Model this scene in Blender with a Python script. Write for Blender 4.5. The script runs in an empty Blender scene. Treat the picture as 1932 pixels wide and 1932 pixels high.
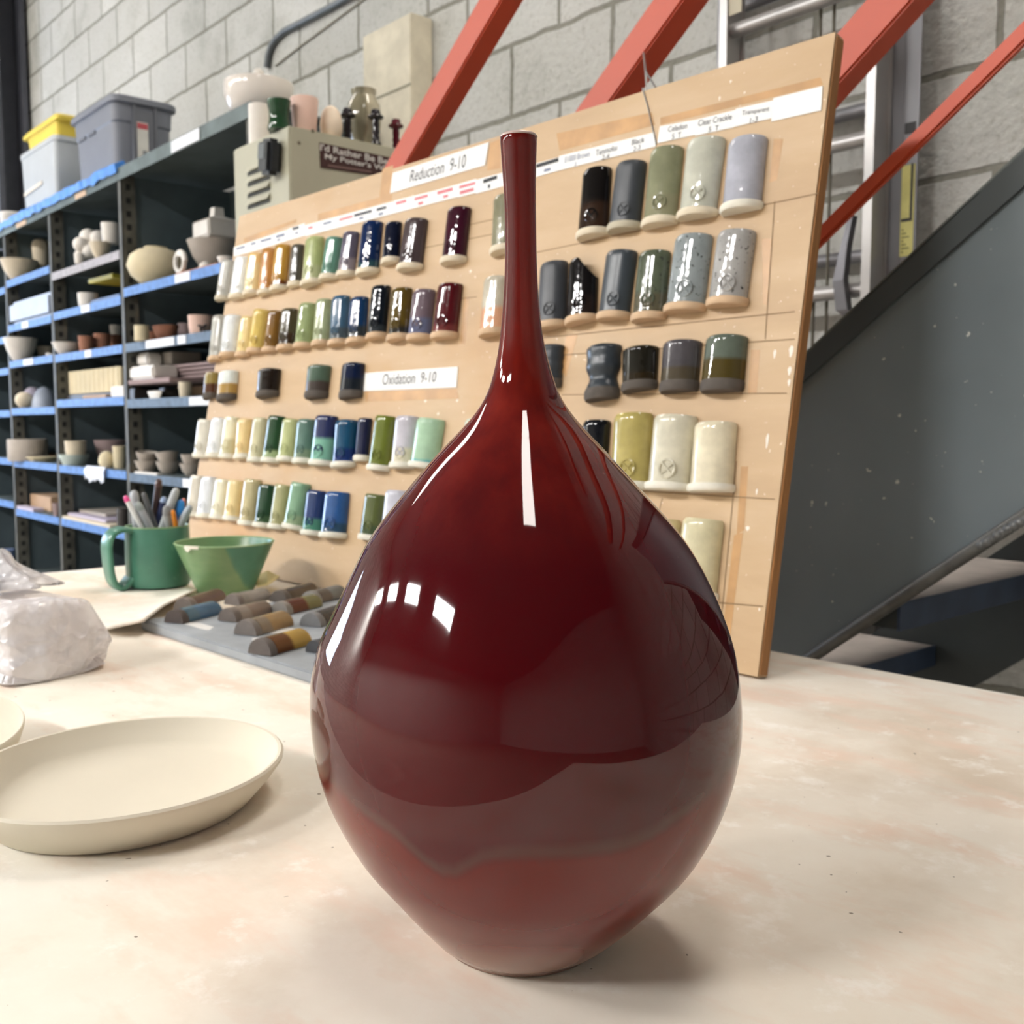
import bpy, bmesh, math, random
from mathutils import Vector as V, Matrix, noise as mn
random.seed(7)
PI=math.pi; S=bpy.context.scene; COL=S.collection
# ------------------------------------------------------------------ camera
F=1930.0; HOR=800.0; VPX=-730.0
PIT=math.atan((966-HOR)/F); HEAD=PI/2-math.atan((966-VPX)/(F/math.cos(PIT)))
fh=V((-math.sin(HEAD),math.cos(HEAD),0)); cr=V((math.cos(HEAD),math.sin(HEAD),0))
cf=fh*math.cos(PIT)+V((0,0,-math.sin(PIT))); cu=cr.cross(cf)
T=0.85; CZ=T+.262; CAM=V((0,0,CZ))
def ray(x,y): return cf+cr*((x-966)/F)-cu*((y-966)/F)
def onz(x,y,z): d=ray(x,y); return CAM+d*((z-CZ)/d.z)
def onY(x,y,Y): d=ray(x,y); return CAM+d*(Y/d.y)
def onX(x,y,X): d=ray(x,y); return CAM+d*(X/d.x)
def onP(x,y,p,n): d=ray(x,y); return CAM+d*((p-CAM).dot(n)/d.dot(n))
def depth(p): return (p-CAM).dot(cf)
cam=bpy.data.cameras.new('camera'); co=bpy.data.objects.new('camera',cam); COL.objects.link(co)
co.location=CAM; co.rotation_euler=(PI/2-PIT,0,HEAD)
cam.sensor_width=36; cam.lens=36*F/1932; cam.clip_start=.02; cam.clip_end=100
cam.dof.use_dof=True; cam.dof.focus_distance=.45; cam.dof.aperture_fstop=22
S.camera=co
vs=S.view_settings; vs.view_transform='Standard'; vs.look='None'; vs.gamma=1; vs.use_curve_mapping=False
vs.exposure=0.04
# ------------------------------------------------------------------ materials
def lin(c):
    return c/12.92 if c<=.04045 else ((c+.055)/1.055)**2.4
def C(h,k=1.0):
    if isinstance(h,str):
        h=h.lstrip('#'); h=[int(h[i:i+2],16)/255 for i in (0,2,4)]
    return tuple(min(1,lin(x)*k) for x in h)+(1,)
_mats={}
def nd(t,ty,**k):
    n=t.nodes.new(ty)
    for a,b in k.items():
        if a.startswith('i_'): n.inputs[a[2:].replace('_',' ')].default_value=b
        else: setattr(n,a,b)
    return n
def newmat(name):
    m=bpy.data.materials.new(name); m.use_nodes=True; t=m.node_tree
    return m,t,t.nodes['Principled BSDF']
def ramp(t,fac,stops):
    r=nd(t,'ShaderNodeValToRGB'); e=r.color_ramp.elements
    while len(e)<len(stops): e.new(.5)
    for i,(p,c) in enumerate(stops): e[i].position=p; e[i].color=c
    t.links.new(fac,r.inputs['Fac']); return r.outputs['Color']
def mix(t,fac,a,b,mode='MIX'):
    n=nd(t,'ShaderNodeMix',data_type='RGBA',blend_type=mode)
    for s,v in ((0,fac),(6,a),(7,b)):
        if isinstance(v,(int,float,tuple)): n.inputs[s].default_value=v
        else: t.links.new(v,n.inputs[s])
    return n.outputs[2]
def noisetex(t,scale,detail=4,co='Object',rough=.55,stretch=None):
    tc=nd(t,'ShaderNodeTexCoord'); o=tc.outputs[co]
    if stretch:
        mp=nd(t,'ShaderNodeMapping'); mp.inputs['Scale'].default_value=stretch; t.links.new(o,mp.inputs['Vector']); o=mp.outputs[0]
    n=nd(t,'ShaderNodeTexNoise'); n.inputs['Scale'].default_value=scale; n.inputs['Detail'].default_value=detail; n.inputs['Roughness'].default_value=rough
    t.links.new(o,n.inputs['Vector']); return n.outputs['Fac']
def bumpn(t,b,h,st=.2,dist=.01):
    n=nd(t,'ShaderNodeBump'); n.inputs['Strength'].default_value=st; n.inputs['Distance'].default_value=dist
    t.links.new(h,n.inputs['Height']); t.links.new(n.outputs[0],b.inputs['Normal'])
def mat(name,col,rough=.5,var=.12,scale=12,metal=0,bump=0,coat=0,stretch=None,alpha=1,trans=0,spec=.5):
    key=(name,col,rough,var,scale,metal,bump,coat,alpha,trans)
    if key in _mats: return _mats[key]
    m,t,b=newmat(name); f=noisetex(t,scale,4,stretch=stretch); c=C(col)
    lo=tuple(x*(1-var) for x in c[:3])+(1,); hi=tuple(min(1,x*(1+var)) for x in c[:3])+(1,)
    t.links.new(ramp(t,f,[(.3,lo),(.7,hi)]),b.inputs['Base Color'])
    b.inputs['Roughness'].default_value=rough; b.inputs['Metallic'].default_value=metal
    b.inputs['Coat Weight'].default_value=coat; b.inputs['Coat Roughness'].default_value=.05
    b.inputs['Alpha'].default_value=alpha; b.inputs['Transmission Weight'].default_value=trans
    b.inputs['Specular IOR Level'].default_value=spec
    if bump: bumpn(t,b,noisetex(t,scale*4,4),bump,.004)
    _mats[key]=m; return m
def glaze(c1,c2=None,split=.35,rough=.12,speck=0):
    key=('g',c1,c2,split,rough,speck)
    if key in _mats: return _mats[key]
    m,t,b=newmat('glaze'); f=noisetex(t,45,4); a=C(c1)
    base=ramp(t,f,[(.3,tuple(x*.85 for x in a[:3])+(1,)),(.7,tuple(min(1,x*1.15) for x in a[:3])+(1,))])
    if c2:
        tc=nd(t,'ShaderNodeTexCoord'); sp=nd(t,'ShaderNodeSeparateXYZ'); t.links.new(tc.outputs['Generated'],sp.inputs[0])
        ad=nd(t,'ShaderNodeMath',operation='MULTIPLY_ADD'); ad.inputs[1].default_value=.12; t.links.new(noisetex(t,30,3),ad.inputs[0]); t.links.new(sp.outputs['Y'],ad.inputs[2])
        k=ramp(t,ad.outputs[0],[(split+.03,(1,1,1,1)),(split+.12,(0,0,0,1))])
        base=mix(t,k,base,C(c2))
    if speck:
        s=ramp(t,noisetex(t,260,1),[(.66,(0,0,0,1)),(.72,(1,1,1,1))]); base=mix(t,s,base,C('#3a3a38'))
    t.links.new(base,b.inputs['Base Color']); b.inputs['Roughness'].default_value=rough
    bumpn(t,b,noisetex(t,38,2),.22,.003)
    _mats[key]=m; return m
def emis(name,col,st):
    m,t,b=newmat(name); b.inputs['Base Color'].default_value=C(col); b.inputs['Emission Color'].default_value=C(col); b.inputs['Emission Strength'].default_value=st
    return m
# ------------------------------------------------------------------ mesh helpers
def link(name,bm,m,parent=None,loc=(0,0,0),rot=None,smooth=None,fix=True):
    if fix: bmesh.ops.recalc_face_normals(bm,faces=bm.faces)
    me=bpy.data.meshes.new(name); bm.to_mesh(me); bm.free()
    if smooth is not None:
        for p in me.polygons: p.use_smooth=True
        if smooth<3.1: me.set_sharp_from_angle(angle=smooth)
    o=bpy.data.objects.new(name,me); me.materials.append(m); COL.objects.link(o)
    if parent is not None: o.parent=parent
    o.location=loc
    if rot is not None: o.rotation_euler=rot
    return o
def tag(o,label,cat,group=None,kind=None):
    o['label']=label; o['category']=cat
    if group: o['group']=group
    if kind: o['kind']=kind
    return o
def struct(o,label=None):
    o['kind']='structure'
    if label: o['label']=label
    return o
def empty(name,loc=(0,0,0),mw=None):
    o=bpy.data.objects.new(name,None); o.empty_display_size=.02; COL.objects.link(o)
    if mw is not None: o.matrix_world=mw
    else: o.location=loc
    return o
def bm_box(bm,x0,x1,y0,y1,z0,z1,M=None):
    vv=[bm.verts.new(V((x,y,z)) if M is None else M@V((x,y,z))) for z in (z0,z1) for x,y in ((x0,y0),(x1,y0),(x1,y1),(x0,y1))]
    for f in ((3,2,1,0),(4,5,6,7),(0,1,5,4),(1,2,6,5),(2,3,7,6),(3,0,4,7)): bm.faces.new([vv[i] for i in f])
def box(x0,x1,y0,y1,z0,z1,bev=0,M=None):
    bm=bmesh.new(); bm_box(bm,x0,x1,y0,y1,z0,z1,M)
    if bev: bmesh.ops.bevel(bm,geom=bm.edges[:],offset=bev,segments=2,affect='EDGES')
    return bm
def bm_loft(bm,rings,close=True,cap=True):
    R=[[bm.verts.new(p) for p in r] for r in rings]; n=len(R[0])
    for a,b in zip(R,R[1:]):
        for i in range(n if close else n-1):
            j=(i+1)%n; bm.faces.new((a[i],a[j],b[j],b[i]))
    if cap:
        bm.faces.new(R[0][::-1]); bm.faces.new(R[-1])
    return R
def lathe(prof,n=36,sx=1,sy=1,wob=0,seed=0,bm=None,at=(0,0,0),ring=False):
    if ring: prof=list(prof)+[prof[0]]
    bm=bm or bmesh.new(); rings=[]
    for r,z in prof:
        rings.append([V((at[0]+math.cos(a)*r*sx*(1+wob*math.sin(2*a+seed)),at[1]+math.sin(a)*r*sy*(1+wob*math.sin(2*a+seed)),at[2]+z*(1))) for a in (2*PI*i/n for i in range(n))])
    bm_loft(bm,rings,cap=not ring)
    if ring: bmesh.ops.remove_doubles(bm,verts=bm.verts,dist=1e-6)
    return bm
def bm_tube(bm,pts,r,n=8,cap=True):
    pts=[V(p) for p in pts]; rings=[]; rr=r if isinstance(r,(list,tuple)) else [r]*len(pts); up=None
    for i,p in enumerate(pts):
        d=(pts[min(i+1,len(pts)-1)]-pts[max(i-1,0)]).normalized()
        if up is None: up=d.orthogonal().normalized()
        up=(up-d*up.dot(d)).normalized(); s=d.cross(up)
        rings.append([p+(up*math.cos(a)+s*math.sin(a))*rr[i] for a in (2*PI*k/n for k in range(n))])
    bm_loft(bm,rings,cap=cap)
def tube(pts,r,n=8):
    bm=bmesh.new(); bm_tube(bm,pts,r,n); return bm
def prism(pts,off):
    bm=bmesh.new(); a=[bm.verts.new(p) for p in pts]; b=[bm.verts.new(p+off) for p in pts]; n=len(pts)
    bm.faces.new(a[::-1]); bm.faces.new(b)
    for i in range(n): j=(i+1)%n; bm.faces.new((a[i],a[j],b[j],b[i]))
    return bm
def rrect(w,d,r,k=5):
    out=[]
    for cx,cy,a0 in ((w/2-r,d/2-r,0),(-w/2+r,d/2-r,PI/2),(-w/2+r,-d/2+r,PI),(w/2-r,-d/2+r,1.5*PI)):
        for i in range(k): a=a0+PI/2*i/(k-1); out.append((cx+r*math.cos(a),cy+r*math.sin(a)))
    return out
def rloft(secs,bm=None,at=(0,0,0)):   # secs: (w,d,z,r)
    bm=bm or bmesh.new(); bm_loft(bm,[[V((at[0]+x,at[1]+y,at[2]+z)) for x,y in rrect(w,d,r)] for w,d,z,r in secs]); return bm
def textmesh(s,shear=0,bold=0):
    cu_=bpy.data.curves.new('t','FONT'); cu_.body=s; cu_.size=1; cu_.shear=shear; cu_.offset=bold; cu_.resolution_u=3
    o=bpy.data.objects.new('t',cu_); COL.objects.link(o)
    dg=bpy.context.evaluated_depsgraph_get(); me=bpy.data.meshes.new_from_object(o.evaluated_get(dg))
    bm=bmesh.new(); bm.from_mesh(me); bpy.data.objects.remove(o); bpy.data.curves.remove(cu_); bpy.data.meshes.remove(me)
    return bm
def fit_text(bm_out,s,q,fn,shear=0,bold=0):
    """lay text into the picture quad q (TL,TR,BR,BL) carried onto a real surface by fn"""
    b=textmesh(s,shear,bold); xs=[v.co.x for v in b.verts]; ys=[v.co.y for v in b.verts]
    x0,x1,y0,y1=min(xs),max(xs),min(ys),max(ys); mp={}
    tl,tr,br,bl=[fn(*p) for p in q]
    for v in b.verts:
        a=(v.co.x-x0)/(x1-x0); c=(v.co.y-y0)/(y1-y0)
        mp[v]=bm_out.verts.new((bl*(1-a)+br*a)*(1-c)+(tl*(1-a)+tr*a)*c)
    for f in b.faces:
        try: bm_out.faces.new([mp[v] for v in f.verts])
        except ValueError: pass
    b.free()
# ------------------------------------------------------------------ room
def m_block():
    m,t,b=newmat('concrete_block'); tc=nd(t,'ShaderNodeTexCoord'); sp=nd(t,'ShaderNodeSeparateXYZ'); t.links.new(tc.outputs['Object'],sp.inputs[0])
    cb=nd(t,'ShaderNodeCombineXYZ'); ax=nd(t,'ShaderNodeMath',operation='ADD'); ax.inputs[1].default_value=BX
    az=nd(t,'ShaderNodeMath',operation='ADD'); az.inputs[1].default_value=BZ
    xy=nd(t,'ShaderNodeMath',operation='ADD'); t.links.new(sp.outputs['X'],xy.inputs[0]); t.links.new(sp.outputs['Y'],xy.inputs[1]); t.links.new(xy.outputs[0],ax.inputs[0]); t.links.new(sp.outputs['Z'],az.inputs[0]); t.links.new(ax.outputs[0],cb.inputs[0]); t.links.new(az.outputs[0],cb.inputs[1])
    br=nd(t,'ShaderNodeTexBrick'); br.offset=.5; br.inputs['Scale'].default_value=1; br.inputs['Brick Width'].default_value=.406; br.inputs['Row Height'].default_value=.203
    br.inputs['Mortar Size'].default_value=.0085; br.inputs['Mortar Smooth'].default_value=.35; br.inputs['Bias'].default_value=0
    br.inputs['Color1'].default_value=C('#bcbdba'); br.inputs['Color2'].default_value=C('#cccdca'); br.inputs['Mortar'].default_value=C('#8f8e86')
    ds=noisetex(t,9,4); dv=nd(t,'ShaderNodeMath',operation='MULTIPLY_ADD'); dv.inputs[1].default_value=.02; dv.inputs[2].default_value=-.01; t.links.new(ds,dv.inputs[0])
    va=nd(t,'ShaderNodeVectorMath',operation='ADD'); t.links.new(cb.outputs[0],va.inputs[0]); t.links.new(dv.outputs[0],va.inputs[1]); t.links.new(va.outputs[0],br.inputs['Vector'])
    st=ramp(t,noisetex(t,2.3,6,rough=.65),[(.25,(.62,.62,.58,1)),(.45,(.92,.92,.90,1)),(.7,(1.0,1.0,1.0,1))])
    pit=ramp(t,noisetex(t,70,3,rough=.7),[(.3,(.72,.71,.68,1)),(.47,(1,1,1,1))])
    c=mix(t,1.0,br.outputs['Color'],st,'MULTIPLY'); c=mix(t,.8,c,pit,'MULTIPLY')
    t.links.new(c,b.inputs['Base Color']); b.inputs['Roughness'].default_value=.9
    h=nd(t,'ShaderNodeMath',operation='MULTIPLY_ADD'); h.inputs[1].default_value=-1.0; t.links.new(br.outputs['Fac'],h.inputs[0]); pn=nd(t,'ShaderNodeMath',operation='MULTIPLY'); pn.inputs[1].default_value=.6; t.links.new(noisetex(t,45,4),pn.inputs[0]); t.links.new(pn.outputs[0],h.inputs[2])
    bumpn(t,b,h.outputs[0],.6,.012); return m
BX=.10-2.04; BZ=.02
MB=m_block()
WY=2.04
m_floor=mat('concrete_floor','#9a9084',.7,.2,3,bump=.1)
struct(link('floor',box(-9,5,-7,WY+.2,-.1,0),m_floor),'grey concrete workshop floor')
struct(link('wall_back',box(-9,5,WY,WY+.2,0,5),MB),'grey concrete block wall behind the shelving')
struct(link('wall_left',box(-9.2,-9,-7,WY+.2,0,5),MB),'concrete block wall at the far left end')
struct(link('wall_front',box(-9,5,-7.2,-7,0,5),MB),'concrete block wall behind the camera')
struct(link('wall_right',box(5,5.2,-7.2,WY+.2,0,5),MB),'concrete block wall at the right end')
struct(link('ceiling',box(-9.2,5,-7,WY+.2,5,5.1),mat('ceiling_paint','#807f7c',.8)),'grey painted ceiling')
# pilaster
p0=onY(775,22,1.955); pz=p0.z; pxr=p0.x; pxl=onY(684,60,1.955).x
struct(link('trim_1',box(pxl,pxr,1.955,WY,0,pz,.004),mat('pilaster_block','#cfc8b4',.9,.12,14,bump=.3)),'pale block pilaster standing out of the wall')
bm=bmesh.new()
for k in range(6):
    z=pz-.02-.203*(k+1); bm_box(bm,pxl+.003,pxr-.003,1.9535,1.956,z,z+.008)
o=link('trim_2',bm,mat('old_mortar','#8f8b7a',.95)); struct(o)
# dark steel column in the left corner
bm=bmesh.new(); cx=onY(9,200,WY-.12).x
bm_box(bm,cx-.16,cx+.12,WY-.20,WY-.17,0,5); bm_box(bm,cx-.16,cx+.12,WY-.05,WY-.02,0,5); bm_box(bm,cx-.03,cx-.01,WY-.17,WY-.05,0,5)
struct(link('trim_3',bm,mat('dark_column','#4a4c55',.6)),'dark steel column at the far left of the block wall')
# conduit
def px_path(pts,Y): return [onY(x,y,Y) for x,y in pts]
bm=tube(px_path([(503,128),(506,105),(512,86),(522,72),(538,58),(570,42),(612,20),(660,-6),(760,-60)],WY-.0135),.013,10)
tag(link('conduit_pipe',bm,mat('galvanised_pipe','#6b7074',.45,metal=.6),smooth=1),'dark grey conduit bending up the block wall above the bowl','pipe')
bm=tube(px_path([(520,124),(570,85),(620,48),(690,-4),(760,-50)],WY-.0045),.004,6)
tag(link('wall_cable',bm,mat('cable_grey','#8b887c',.6),smooth=1),'thin grey cable running up the wall below the conduit','cable')
# ------------------------------------------------------------------ lamps
m_tube=emis('lamp_panel','#fdf8f2',18.0); m_tubeD=emis('lamp_panel','#fcf9f6',124.0); m_tubeL=emis('lamp_panel','#fdf8f2',13.0); m_house=mat('lamp_housing','#d8d8d6',.5)
def lamp(x,y,ang,L,W,label,m_t,z=4.2):
    e=empty('ceiling_lamp',(x,y,z)); e.rotation_euler=(0,0,ang); tag(e,label,'lamp','ceiling lamps')
    link('housing',box(-L/2-.02,L/2+.02,-W/2-.02,W/2+.02,.012,.08,.01),m_house,e)
    link('lamp_panel',box(-L/2,L/2,-W/2,W/2,0,.012),m_t,e)
    bm=bmesh.new()
    for q in (-L/2+.1,L/2-.1): bm_box(bm,q-.008,q+.008,-.008,.008,.08,5-z)
    link('hanger',bm,m_house,e)
lamp(.12,.06,math.atan2(-cr.x,cr.y),.75,.34,'single ceiling lamp hanging above the table',m_tube)
for x,nm in ((-1.1,'first'),(-3.6,'second'),(-5.9,'third'),(-8.3,'last')): lamp(x,-4.3,0,1.2,.5,f'{nm} lamp of the long ceiling row across the room',m_tubeD)
for x,nm in ((-4.9,'nearer'),(-6.2,'farther')): lamp(x,.3,0,1.4,.4,f'{nm} ceiling lamp in front of the far left shelving',m_tubeL)
lamp(-1.0,1.78,0,1.5,.35,'added unseen fill lamp close to the block wall above the stair',emis('lamp_panel','#fff6ea',26.0))  # unseen fill lamp, added to brighten the right side of the table
dl=bpy.data.lights.new('daylight','AREA'); dl.shape='RECTANGLE'; dl.size=1.8; dl.size_y=1.3; dl.energy=110; dl.color=(.58,.74,1)
dlo=bpy.data.objects.new('daylight',dl); COL.objects.link(dlo); dlo.location=(-8.9,-.6,1.6); dlo.rotation_euler=(PI/2,0,-PI/2)
w=bpy.data.worlds.new('world'); S.world=w; w.use_nodes=True
wb=w.node_tree.nodes['Background']; wb.inputs[0].default_value=(.86,.88,.92,1); wb.inputs[1].default_value=.5
# ------------------------------------------------------------------ table
AT=math.radians(2.9); tx=V((math.cos(AT),math.sin(AT),0)); ty=V((-math.sin(AT),math.cos(AT),0))
pl=onz(110,1082,T); pb=onz(1690,1269,T)
O=pl+ty*((pb-pl).dot(ty))
def m_canvas():
    m,t,b=newmat('table_canvas')
    f1=noisetex(t,3.2,7,rough=.62); f2=noisetex(t,7.5,5,rough=.6,stretch=(1,2.2,1)); f3=noisetex(t,24,5,rough=.7); f4=noisetex(t,1.5,4)
    c=ramp(t,f1,[(.32,C('#dccdba')),(.45,C('#efe6d8')),(.60,C('#f5efe3')),(.75,C('#f4f0e8'))])
    pk=ramp(t,f2,[(.50,(0,0,0,1)),(.66,(.75,.75,.75,1))]); c=mix(t,pk,c,C('#ecd2bf'))
    gy=ramp(t,f4,[(.52,(0,0,0,1)),(.68,(.6,.6,.6,1))]); c=mix(t,gy,c,C('#dcdcd4'))
    wt=ramp(t,f3,[(.57,(0,0,0,1)),(.70,(.7,.7,.7,1))]); c=mix(t,wt,c,C('#fbf6ee'))
    sp=ramp(t,noisetex(t,140,1),[(.775,(0,0,0,1)),(.79,(1,1,1,1))]); c=mix(t,sp,c,C('#9a8f80'))
    t.links.new(c,b.inputs['Base Color']); b.inputs['Roughness'].default_value=.8; b.inputs['Specular IOR Level'].default_value=.25
    bumpn(t,b,noisetex(t,60,5),.12,.003); return m
m_can=m_canvas(); m_ply=mat('plywood_edge','#b98f5f',.6); m_steel=mat('table_steel','#4b4f52',.5,metal=.4)
tb=empty('work_table',(O.x,O.y,0)); tb.rotation_euler=(0,0,AT)
tag(tb,'large work table with a stained cream canvas top carrying the red vase','table')
link('tabletop',box(0,2.06,-.93,0,T-.028,T,.004),m_can,tb)
link('apron',box(.08,1.98,-.85,-.08,T-.13,T-.028),m_ply,tb)
for x in (.12,1.94):
    for y in (-.14,-.8): link('leg',box(x-.035,x+.035,y-.035,y+.035,0,T-.12),m_steel,tb)
# ------------------------------------------------------------------ glaze board
LEAN=math.radians(10.5); BW=1.265; BH=.688; BT=.018
b1=onz(1429,1277,T+.0036); bx=tx.copy(); 
bup=V((0,0,math.cos(LEAN)))+ty*math.sin(LEAN); bn=bx.cross(bup)   # bn faces the camera
if bn.dot(b1-CAM)>0: bn=-bn
def onB(x,y,e=0): return onP(x,y,b1+bn*e,bn)
def m_board():
    m,t,b=newmat('plywood_board')
    f=noisetex(t,5,6,rough=.6,stretch=(.5,2.2,1)); c=ramp(t,f,[(.28,C('#b99a76')),(.5,C('#c7a983')),(.72,C('#d2b795'))])
    f2=noisetex(t,2.2,4); g=ramp(t,f2,[(.55,(0,0,0,1)),(.72,(.8,.8,.8,1))]); c=mix(t,g,c,C('#c2955f'))
    sp=ramp(t,noisetex(t,130,2),[(.70,(0,0,0,1)),(.74,(1,1,1,1))]); c=mix(t,sp,c,C('#e6d5bd'))
    t.links.new(c,b.inputs['Base Color']); b.inputs['Roughness'].default_value=.5; return m
MW=Matrix((( bx.x,bup.x,bn.x,b1.x),(bx.y,bup.y,bn.y,b1.y),(bx.z,bup.z,bn.z,b1.z),(0,0,0,1)))
MWI=MW.inverted()
brd=empty('glaze_board',mw=MW); tag(brd,'big plywood display board with rows of glazed test tiles leaning behind the vase','board')
def inB(p): return MWI@p
bm=bmesh.new(); tlp=inB(onB(452,408)); trp=inB(onB(1576,60)); blp=V((-BW,0,0))
pts=[V((0,0,0)),V((trp.x,trp.y,0)),V((tlp.x,tlp.y,0)),blp]
o=link('panel',prism(pts,V((0,0,-BT))),m_board(),brd)
link('ply_edge',box(trp.x*.0+.0003,.0018,.002,trp.y-.004,-BT+.002,-.002),mat('ply_layers','#a87646',.7,.45,60,stretch=(1,.2,40)),brd)
m_paper=mat('white_paper','#f4f5f4',.6,.02); m_ink=mat('grey_ink','#4c4e55',.7,.02); m_inkl=mat('faint_ink','#8089a0',.7,.02); m_inkr=mat('red_ink','#d98088',.7,.02); m_inkk=mat('dark_ink','#34363a',.7,.02)
m_glue=mat('glue_stain','#c09460',.35,.2,20)
def quadB(q,e0,e1):
    pts=[inB(onB(x,y)) for x,y in q]; return prism([p+V((0,0,e0)) for p in pts],V((0,0,e1-e0)))
def lab(q,name,texts=(),marks=()):
    o=link(name,quadB(q,.0004,.0012),m_paper,brd)
    for s,tq,m in texts:
        bm=bmesh.new(); fit_text(bm,s,tq,lambda x,y:inB(onB(x,y))+V((0,0,.0016)),.15)
        link('lettering',bm,m,o,fix=False)
    for (cx,cy,w_,h_,sl),m in marks:
        link('lettering',quadB([(cx-w_/2,cy-h_/2-sl*w_/2*-1),(cx+w_/2,cy-h_/2-sl*w_/2),(cx+w_/2,cy+h_/2-sl*w_/2),(cx-w_/2,cy+h_/2+sl*w_/2)],.0012,.0016),m,o)
    return o
lab([(742,327),(923,269),(916,312),(737,365)],'title_label',[('Reduction  9-10',[(776,322),(881,291),(880,316),(774,345)],m_ink)])
lab([(690,704),(865,692),(862,731),(687,738)],'title_label',[('Oxidation  9-10',[(724,706),(825,701),(824,721),(723,727)],m_ink)])
sl=.27
lab([(442,467),(491,451),(491,471),(442,484)],'glaze_label',(),[((455,468,16,4,sl),m_inkl),((479,460,9,4,sl),m_inkl)])
lab([(491,451),(545,433),(545,454),(491,471)],'glaze_label',(),[((503,453,20,4,sl),m_inkl),((530,445,16,5,sl),m_inkl),((527,453,6,3,sl),m_inkl)])
lab([(545,432),(576,421),(576,445),(545,454)],'glaze_label',(),[((559,431,12,5,sl),m_ink),((561,440,6,3,sl),m_inkl)])
lab([(577,425),(745,380),(745,403),(577,446)],'glaze_label',(),[((587,430,8,4,sl),m_inkr),((619,421,15,4,sl),m_inkl),((654,412,25,4,sl),m_inkr),((686,403,33,5,sl),m_ink),((683,412,8,4,sl),m_inkl),((721,394,18,5,sl),m_ink),((720,404,8,4,sl),m_inkl)])
lab([(745,379),(818,361),(818,384),(745,403)],'glaze_label',(),[((758,382,19,5,sl),m_inkr),((796,373,25,5,sl),m_inkr),((795,384,9,5,sl),m_inkr)])
lab([(818,361),(865,348),(865,372),(818,384)],'glaze_label',(),[((841,361,29,6,sl),m_inkr),((842,371,9,5,sl),m_inkr)])
lab([(865,348),(899,338),(899,364),(865,373)],'glaze_label',(),[((883,350,30,5,sl),m_inkr),((882,361,26,6,sl),m_inkr)])
lab([(899,340),(1056,297),(1056,322),(899,366)],'glaze_label',(),[((926,339,26,7,.32),m_inkk),((924,352,4,7,sl),m_ink),((1034,308,42,7,.3),m_inkk),((1034,321,12,5,sl),m_inkl)])
lab([(1056,295),(1236,250),(1238,277),(1056,322)],'glaze_label',[('E1000 Brown',[(1067,297),(1114,285),(1114,296),(1067,308)],m_inkl),('Tenmoku',[(1126,284),(1166,273),(1166,284),(1126,295)],m_ink),('Black',[(1193,265),(1217,259),(1217,269),(1193,275)],m_ink),('1',[(1086,307),(1089,306),(1089,314),(1086,315)],m_inkl),('2-4',[(1137,294),(1151,290),(1151,299),(1137,303)],m_ink),('2-3',[(1196,278),(1210,274),(1210,283),(1196,287)],m_ink)])
lab([(1246,239),(1316,226),(1312,255),(1241,271)],'glaze_label',[('Celadon',[(1262,240),(1298,232),(1298,243),(1262,250)],m_ink),('5  T',[(1269,254),(1287,250),(1287,260),(1269,264)],m_ink)])
lab([(1316,226),(1389,208),(1385,241),(1312,257)],'glaze_label',[('Clear Crackle',[(1319,228),(1382,215),(1382,226),(1319,239)],m_ink),('5  T',[(1338,241),(1358,237),(1358,246),(1338,250)],m_ink)])
lab([(1389,206),(1460,190),(1456,224),(1385,240)],'glaze_label',[('Transparent',[(1402,210),(1453,201),(1453,213),(1402,221)],m_ink),('1-3',[(1416,224),(1431,220),(1431,230),(1416,234)],m_ink)])
lab([(1460,186),(1553,163),(1550,209),(1456,230)],'glaze_label')
# old glue strokes and pencil grid belong to the panel's surface
bm=bmesh.new()
for q in ([(722,318),(742,312),(738,366),(716,373)],[(925,270),(944,262),(944,318),(919,322)],[(690,740),(862,733),(866,752),(690,758)],[(600,404),(740,366),(740,378),(600,417)],[(1050,252),(1230,212),(1236,236),(1056,285)],[(1246,222),(1548,146),(1553,160),(1246,236)],[(1460,262),(1478,262),(1466,340),(1452,345)],[(1438,450),(1458,450),(1448,575),(1440,575)],[(1417,660),(1434,660),(1428,742),(1411,742)],[(1398,880),(1412,880),(1404,1000),(1390,1010)],[(871,410),(884,412),(879,455),(870,460)],[(876,560),(886,560),(878,650),(868,650)],[(1385,1010),(1402,1005),(1378,1200),(1362,1200)],[(460,450),(560,413),(560,420),(460,460)],[(1068,632),(1090,632),(1068,712),(1060,700)]):
    bm=bmesh.new(); bm.faces.new([bm.verts.new(inB(onB(x,y))+V((0,0,.0002))) for x,y in q]); link('glue_stain',bm,m_glue,brd)
bm=bmesh.new()
for (x0,y0,x1,y1) in ((1000,479,1545,365),(1000,640,1500,588),(1060,670,1500,640),(1060,745,1485,742),(1200,926,1462,942),(860,430,940,412),(420,620,900,560),(640,500,940,440),(1330,1135,1440,1144),(1390,870,1360,1180),(1462,380,1444,640),(1250,940,1240,980)):
    a=inB(onB(x0,y0));b=inB(onB(x1,y1)); d=(b-a).normalized(); n_=V((-d.y,d.x,0))*.0006; z=V((0,0,.0003))
    bm=bmesh.new(); bm.faces.new([bm.verts.new(p+z) for p in (a-n_,b-n_,b+n_,a+n_)]); link('pencil_line',bm,mat('pencil','#8a6f50',.8,.1),brd)
bm=bmesh.new()
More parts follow.
